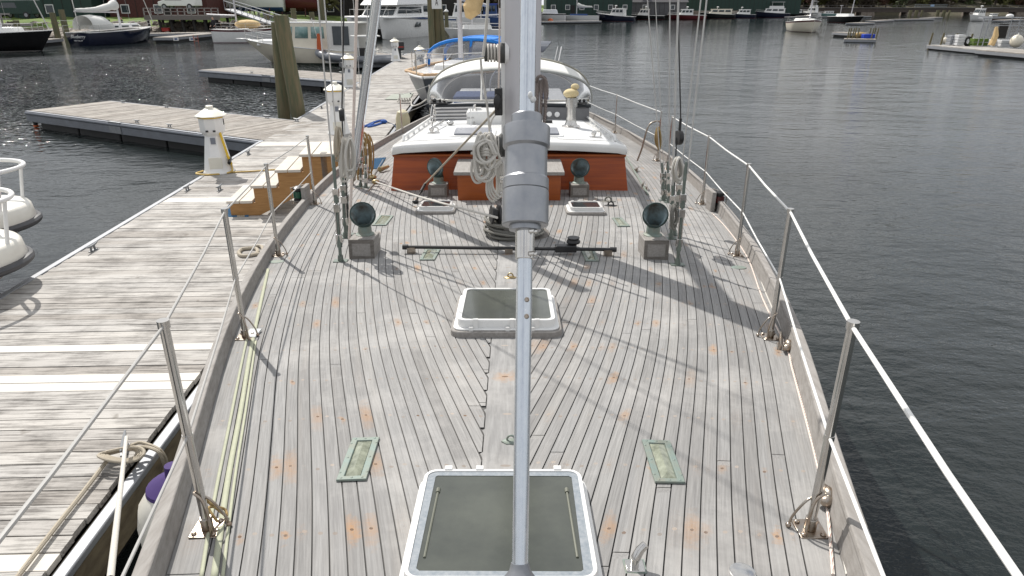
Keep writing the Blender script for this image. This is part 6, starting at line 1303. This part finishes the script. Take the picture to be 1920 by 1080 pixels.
for px, py, Y, zt, lab in ((500, 30, 84, 2.6, 'dark green piling left of the leaning pair in the far basin'), (551, 30, 80, 3.0, 'tall dark piling behind the leaning pair'), (608, 60, 74, 5, 'tall mossy piling by the ramp, left of the catamaran'), (585, 30, 82, 2.6, 'thin dark piling behind the pilothouse boat roof')):
    q = PY(px, py, Y); m = MB(); m.tube((q.x, q.y, -1), (q.x, q.y, zt), .3, .28, 12); tag(m.build('mooring_piling', M['pile']), lab, 'piling', 'wooden mooring pilings')
a = PY(430, 12, 90); b = PY(546, 32, 78); a.z = 2.9; b.z = .9; rm = thing('gangway_ramp', 'long pale aluminium gangway ramp sloping down to the floats behind the pilings', 'gangway', a); m = MB(); d = b - a; n = Vector((-d.y, d.x, 0)).normalized()*.6
m.add([-n, n, d+n, d-n, -n-Vector((0,0,.15)), n-Vector((0,0,.15)), d+n-Vector((0,0,.15)), d-n-Vector((0,0,.15))], [(0,1,2,3), (4,7,6,5), (0,3,7,4), (1,5,6,2), (0,4,5,1), (3,2,6,7)]); m.build('walkway', M['edge'], rm)
for s in (-1, 1):
    m = MB(); m.path([n*s+Vector((0,0,.9)), d+n*s+Vector((0,0,.9))], .05, 6)
    for i in range(11): p = n*s + d*(i/10); m.tube(p, p+Vector((0,0,.9)), .03, n=6); 
    for i in range(10): m.tube(n*s + d*(i/10), n*s + d*((i+1)/10) + Vector((0,0,.9)), .02, n=5)
    m.build('side_truss', M['edge'], rm)
# ---- sheds
def shed(label, x0, x1, y, dep, h, mat, roofm='roofm', wins=0, doors=0, z=2.0, cat='shed', name='boat_shed'):
    t = thing(name, label, cat, ((x0+x1)/2, y, z-.6)); w = (x1-x0)/2; m = MB(); m.box(-w, w, 0, dep, -.5, h); wl = m.build('wall', M[mat], t); m = MB(); m.add([(-w-.4, -.4, h), (w+.4, -.4, h), (w+.4, dep+.4, h), (-w-.4, dep+.4, h), (-w-.4, dep/2, h+dep*.25), (w+.4, dep/2, h+dep*.25)], [(0,1,5,4), (2,3,4,5), (0,4,3), (1,2,5), (0,3,2,1)]); m.build('roof', M[roofm], t)
    m = MB()
    for i in range(int(2*w/1.2)): m.box(-w+i*1.2, -w+i*1.2+.06, -.03, 0, -.5, h)
    m.build('cladding_battens', M['darkb'], t)
    for i in range(wins): x = -w + (i+.5)*2*w/wins; m = MB(); m.box(x-.55, x+.55, -.06, 0, .9, 2.0); f = m.build('window', M['whitem'], t); m = MB(); m.box(x-.45, x+.45, -.08, -.06, 1.0, 1.9); m.build('pane', M['glass'], f)
    for i in range(doors): x = -w + (i+.5)*2*w/doors + 1.2; m = MB(); m.box(x-.5, x+.5, -.07, 0, -.3, 1.9); m.build('door', M['darkb'], t)
    return t
shed('dark timber shed at the far left corner', -86, -66, 92, 12, 6, 'darkb', wins=3); shed('dark green shed behind the navy sailboat', -65, -54, 95, 12, 6, 'greenb', wins=1); shed('dark red boat shed behind the timber pier', -53, -40, 97, 12, 7, 'redb', wins=3, doors=1); shed('long dark shed behind the parked trucks', -38, -8, 118, 14, 7, 'darkb', wins=5)
shed('dark green boatyard building with small windows right of the mast', 8, 28, 172, 14, 8, 'greenb', wins=6, doors=2, cat='building', name='boatyard_building'); shed('grey shingled shed behind the navy lobster yacht', 30, 44, 186, 10, 2.6, 'greyb', wins=2, name='boatyard_building'); shed('large green boatyard hall behind the right shrouds', 50, 84, 215, 22, 9, 'greenb', wins=0, cat='building', name='boatyard_building'); shed('long dark boathouse behind the boats beyond the dock end', -14, 6, 150, 12, 7, 'darkb', wins=4, doors=1, cat='building', name='boatyard_building')
# quay wall on the right, following the shore
m = MB(); m.rings([[(x+n*.0, y+1.2+d, z) for d, z in ((0, -.6), (0, 1.9), (.8, 1.9), (.8, -.6))] for x, y, n in ((3, 163, 0), (14, 176, 0), (30, 187, 0), (45, 197, 0), (60, 206, 0), (74, 221, 0), (85, 236, 0))])
o = m.build('quay_wall', M['stone']); tag(o, 'long low grey stone quay wall behind the far row of boats', 'wall')
# shrink wrapped boats ashore
for i, (px, Y, L, lab) in enumerate(((1082, 196, 11, 'boat ashore in white shrink wrap above the grey shed, left one'), (1120, 200, 10, 'boat ashore in white shrink wrap, middle one of three'), (1200, 196, 9, 'boat ashore in crumpled white shrink wrap behind the black hulled boat'))):
    q = PY(px, 8, Y); m = MB(); rr = random.Random(i); R_ = []
    for k in range(9):
        t_ = k/8; w = 1.9*math.sin(PI*min(1, .12+t_*.8))**.5; R_.append([(L*(t_-.5), w*math.cos(a_)*rr.uniform(.93, 1.05), 2.0 + (2.3 if a_ < PI else 1.6)*math.sin(a_)*rr.uniform(.92, 1.06)*(1-.3*abs(t_-.4))) for a_ in [2*PI*j/14 for j in range(14)]])
    m.rings(R_); o = m.build('wrapped_boat', M['shrink'], ang=20); o.location = (q.x, q.y, 2.4); tag(o, lab, 'wrapped boat', 'shrink wrapped boats ashore')
# boats ashore at left
for i, (px, py, Y, L, hc, lab) in enumerate(((470, 2, 104, 9, 'white', 'white hulled boat propped ashore above the cream sailboat'), (530, 2, 108, 11, 'maroon', 'large dark red hull propped ashore behind the trucks'))):
    q = PY(px, py, Y); t, dz = boat('boat_ashore', lab, 'boat', (q.x, q.y, 3.0), 185, L, 3, 2.2, 1.9, hc, 'white', None, 'bluec' if i == 0 else 'maroon'); m = MB()
    for x_ in (-L*.3, 0, L*.3):
        for s in (-1, 1): m.tube((x_, s*1.6, -1.6), (x_, s*.9, .1), .08)
    m.build('boat_stand', M['redb'], t)
# vehicles
def pickup(label, loc, rz, paint, van=False):
    t = thing('parked_van' if van else 'pickup_truck', label, 'van' if van else 'truck', loc, R(rz)); m = MB()
    side = [(-2.6, .45), (2.6, .45), (2.65, .95), (1.6, 1.1), (.9, 1.75), (-.7, 1.78), (-.9, 1.1), (-2.6, 1.1)] if not van else [(-2.4, .45), (2.4, .45), (2.45, .95), (1.7, 1.15), (1.1, 1.9), (-2.3, 1.95), (-2.4, 1.1)]
    T = Matrix.Rotation(R(90), 4, 'X'); m.prism(side, -.95, .95, T); b = m.build('body', M[paint], t, bevel=.08)
    gl = [(1.45, 1.12), (.85, 1.66), (-.62, 1.68), (-.75, 1.12)]
    for s in (-.965, .94): m = MB(); m.prism(gl, s, s+.025, T); m.build('side_windows', M['glass'], t)
    m = MB(); m.add([(1.62, -.8, 1.12), (1.62, .8, 1.12), (.95, .72, 1.7), (.95, -.72, 1.7)], [(0,1,2,3)]); m.build('windscreen', M['glass'], t, solid=.03)
    for x_ in (-1.65, 1.65):
        for s in (-.85, .85): m = MB(); m.lathe([(.15, -.12), (.36, -.1), (.36, .1), (.15, .12)], 16, Matrix.Translation((x_, s, .38)) @ T); w = m.build('wheel', M['float'], t); m = MB(); m.lathe([(.2, -.13), (.2, .13)], 12, Matrix.Translation((x_, s, .38)) @ T); m.build('wheel_hub', M['edge'], w)
    return t
q = PY(510, 16, 110); pickup('dark grey pickup truck parked on the grass bank above the ramp', (q.x, q.y, 2.3), 172, 'truckg'); q = PY(541, 15, 111); pickup('silver pickup truck parked right behind the dark one', (q.x+1.2, q.y+1.5, 2.3), 172, 'trucks'); q = PY(338, 6, 93); pickup('white van parked behind the pier railing', (q.x, q.y, 2.75), 175, 'white', True); q = PY(30, 8, 84); pickup('dark green van parked at the far left corner', (q.x, q.y, 1.9), 175, 'greenb', True)
# ---- railway bridge
br = thing('railway_bridge', 'long low rusty girder bridge on stone piers across the river at right', 'bridge', (88, 262, 0), R(-1.5)); m = MB(); m.box(0, 150, 0, 4, 1.0, 2.3); m.build('girder', M['bridgem'], br); m = MB(); m.box(0, 150, -.2, 4.2, 2.3, 2.55); m.box(0, 150, -.1, -.02, 3.2, 3.3)
for i in range(50): m.box(i*3, i*3+.1, -.1, 0, 2.5, 3.3)
m.build('parapet', surf('grey bridge parapet', (.13, .12, .115), .9), br)
for i, x in enumerate((22, 38, 54, 76, 92, 108, 124, 142)): m = MB(); m.box(x-2.6, x+2.6, -1, 5, -1, 1.0, taper=.4); m.build('stone_pier', M['stone'], br)
gt = thing('sign_gantry', 'wire gantry sign standing on two dark pier clusters in front of the bridge', 'gantry', (131, 240, 0)); m = MB(); m.box(0, 10.5, 0, .3, 2.7, 3.0); m.box(0, 10.5, 0, .3, 3.4, 3.6)
for i in range(14): m.tube((i*.78, .1, 2.9), (i*.78+.4, .1, 3.5), .07, n=4)
m.build('gantry_beam', surf('grey lattice', (.16, .17, .17), .8), gt); m = MB(); m.box(5, 6.2, -.05, 0, 2.9, 3.5); m.build('blue_sign', surf('pale blue sign', (.3, .42, .6), .6), gt)
for x in (-1.5, 7.5):
    for k in range(5): m = MB(); m.tube((x+k*1.0, (k%2)*.9, -1), (x+k*1.0+.2, (k%2)*.9, 1.8), .33, n=8); m.build('gantry_pile', M['pile'], gt)
# ---- far trees
def tree_mesh(seed, h, w, leafn):
    rr = random.Random(seed); m = MB(); tm = MB(); tm.path([(0, 0, 0), (rr.uniform(-.2, .2), 0, h*.35), (rr.uniform(-.5, .5), 0, h*.75)], [h*.03, h*.02, h*.008], 7); cl = []
    for i in range(13):
        a = rr.uniform(0, 2*PI); z = h*rr.uniform(.08, .9); r = w*.5*rr.uniform(.3, .8)*math.sin(PI*min(.95, z/h))**.6; c = Vector((r*math.cos(a), r*math.sin(a), z)); cl.append((c, w*rr.uniform(.16, .30))); tm.tube((0, 0, z*.6), c, h*.012, h*.004, 5)
    for i in range(leafn):
        c, r = rr.choice(cl); d = Vector((rr.gauss(0, 1), rr.gauss(0, 1), rr.gauss(0, 1))).normalized() * r * rr.random()**.4; p = c + d; s = h*.03*rr.uniform(.6, 1.5); u = Vector((rr.gauss(0, 1), rr.gauss(0, 1), rr.gauss(0, 1))).normalized(); v = u.orthogonal().normalized(); m.cv = rr.random()
        m.add([p - u*s - v*s*.6, p + u*s - v*s*.6, p + u*s + v*s*.6, p - u*s + v*s*.6], [(0,1,2,3)])
    return m, tm
kinds = [('greenl', 'green leafing tree'), ('olive', 'olive yellow budding tree'), ('budr', 'reddish budding tree'), ('brownl', 'bare brown grey tree')]
protos = []
for i, (k, nm) in enumerate(kinds): m, tm = tree_mesh(20+i, 12, 8, 1300); protos.append((m, tm, k, nm))
rr = random.Random(77); first_t = {}
tree_spots = []
for i in range(90):
    x = 62 + (i % 45)*3.5 + rr.uniform(-1.5, 1.5); y = (270 if i < 45 else 284) + rr.uniform(4, 12) + (12 if x > 150 else 0) + (0 if x > 100 else -22); tree_spots.append((x, y))
nm_i = {}
for i, (x, y) in enumerate(tree_spots):
    k = rr.choices(range(4), [2, 2, 1, 4] if x > 120 else [2, 3, 3, 1])[0]; m, tm, kk, nm = protos[k]; pxx = 960 + (x-CX)*F/(y*math.cos(PITCH)+CZ*math.sin(PITCH))
    lab = nm + ' in the wooded slope behind the far boats and bridge'
    if k not in first_t:
        t = thing('shore_tree', lab, 'tree', (x, y, 2.0), rr.uniform(0, 6), 'trees on the far wooded slope, ' + nm + 's'); tm.build('trunk', M['bark'], t); m.build('crown', M['leaf_'+kk], t, flat=True); first_t[k] = t
    else: dup(first_t[k], (x, y, 2.0), rr.uniform(0, 6), lab, rr.uniform(.8, 1.25))
for i, (x, y) in enumerate(((-60, 108), (-30, 112), (-20, 128), (-3, 150), (45, 205), (30, 195), (86, 235))):
    k = i % 4; dup(first_t[k], (x, y, 1.8), i, kinds[k][1] + ' standing behind the boatyard sheds', 1)['group'] = 'trees behind the boatyard sheds, ' + kinds[k][1] + 's'
for o in SC.objects:
    if '_L' in o: del o['_L']
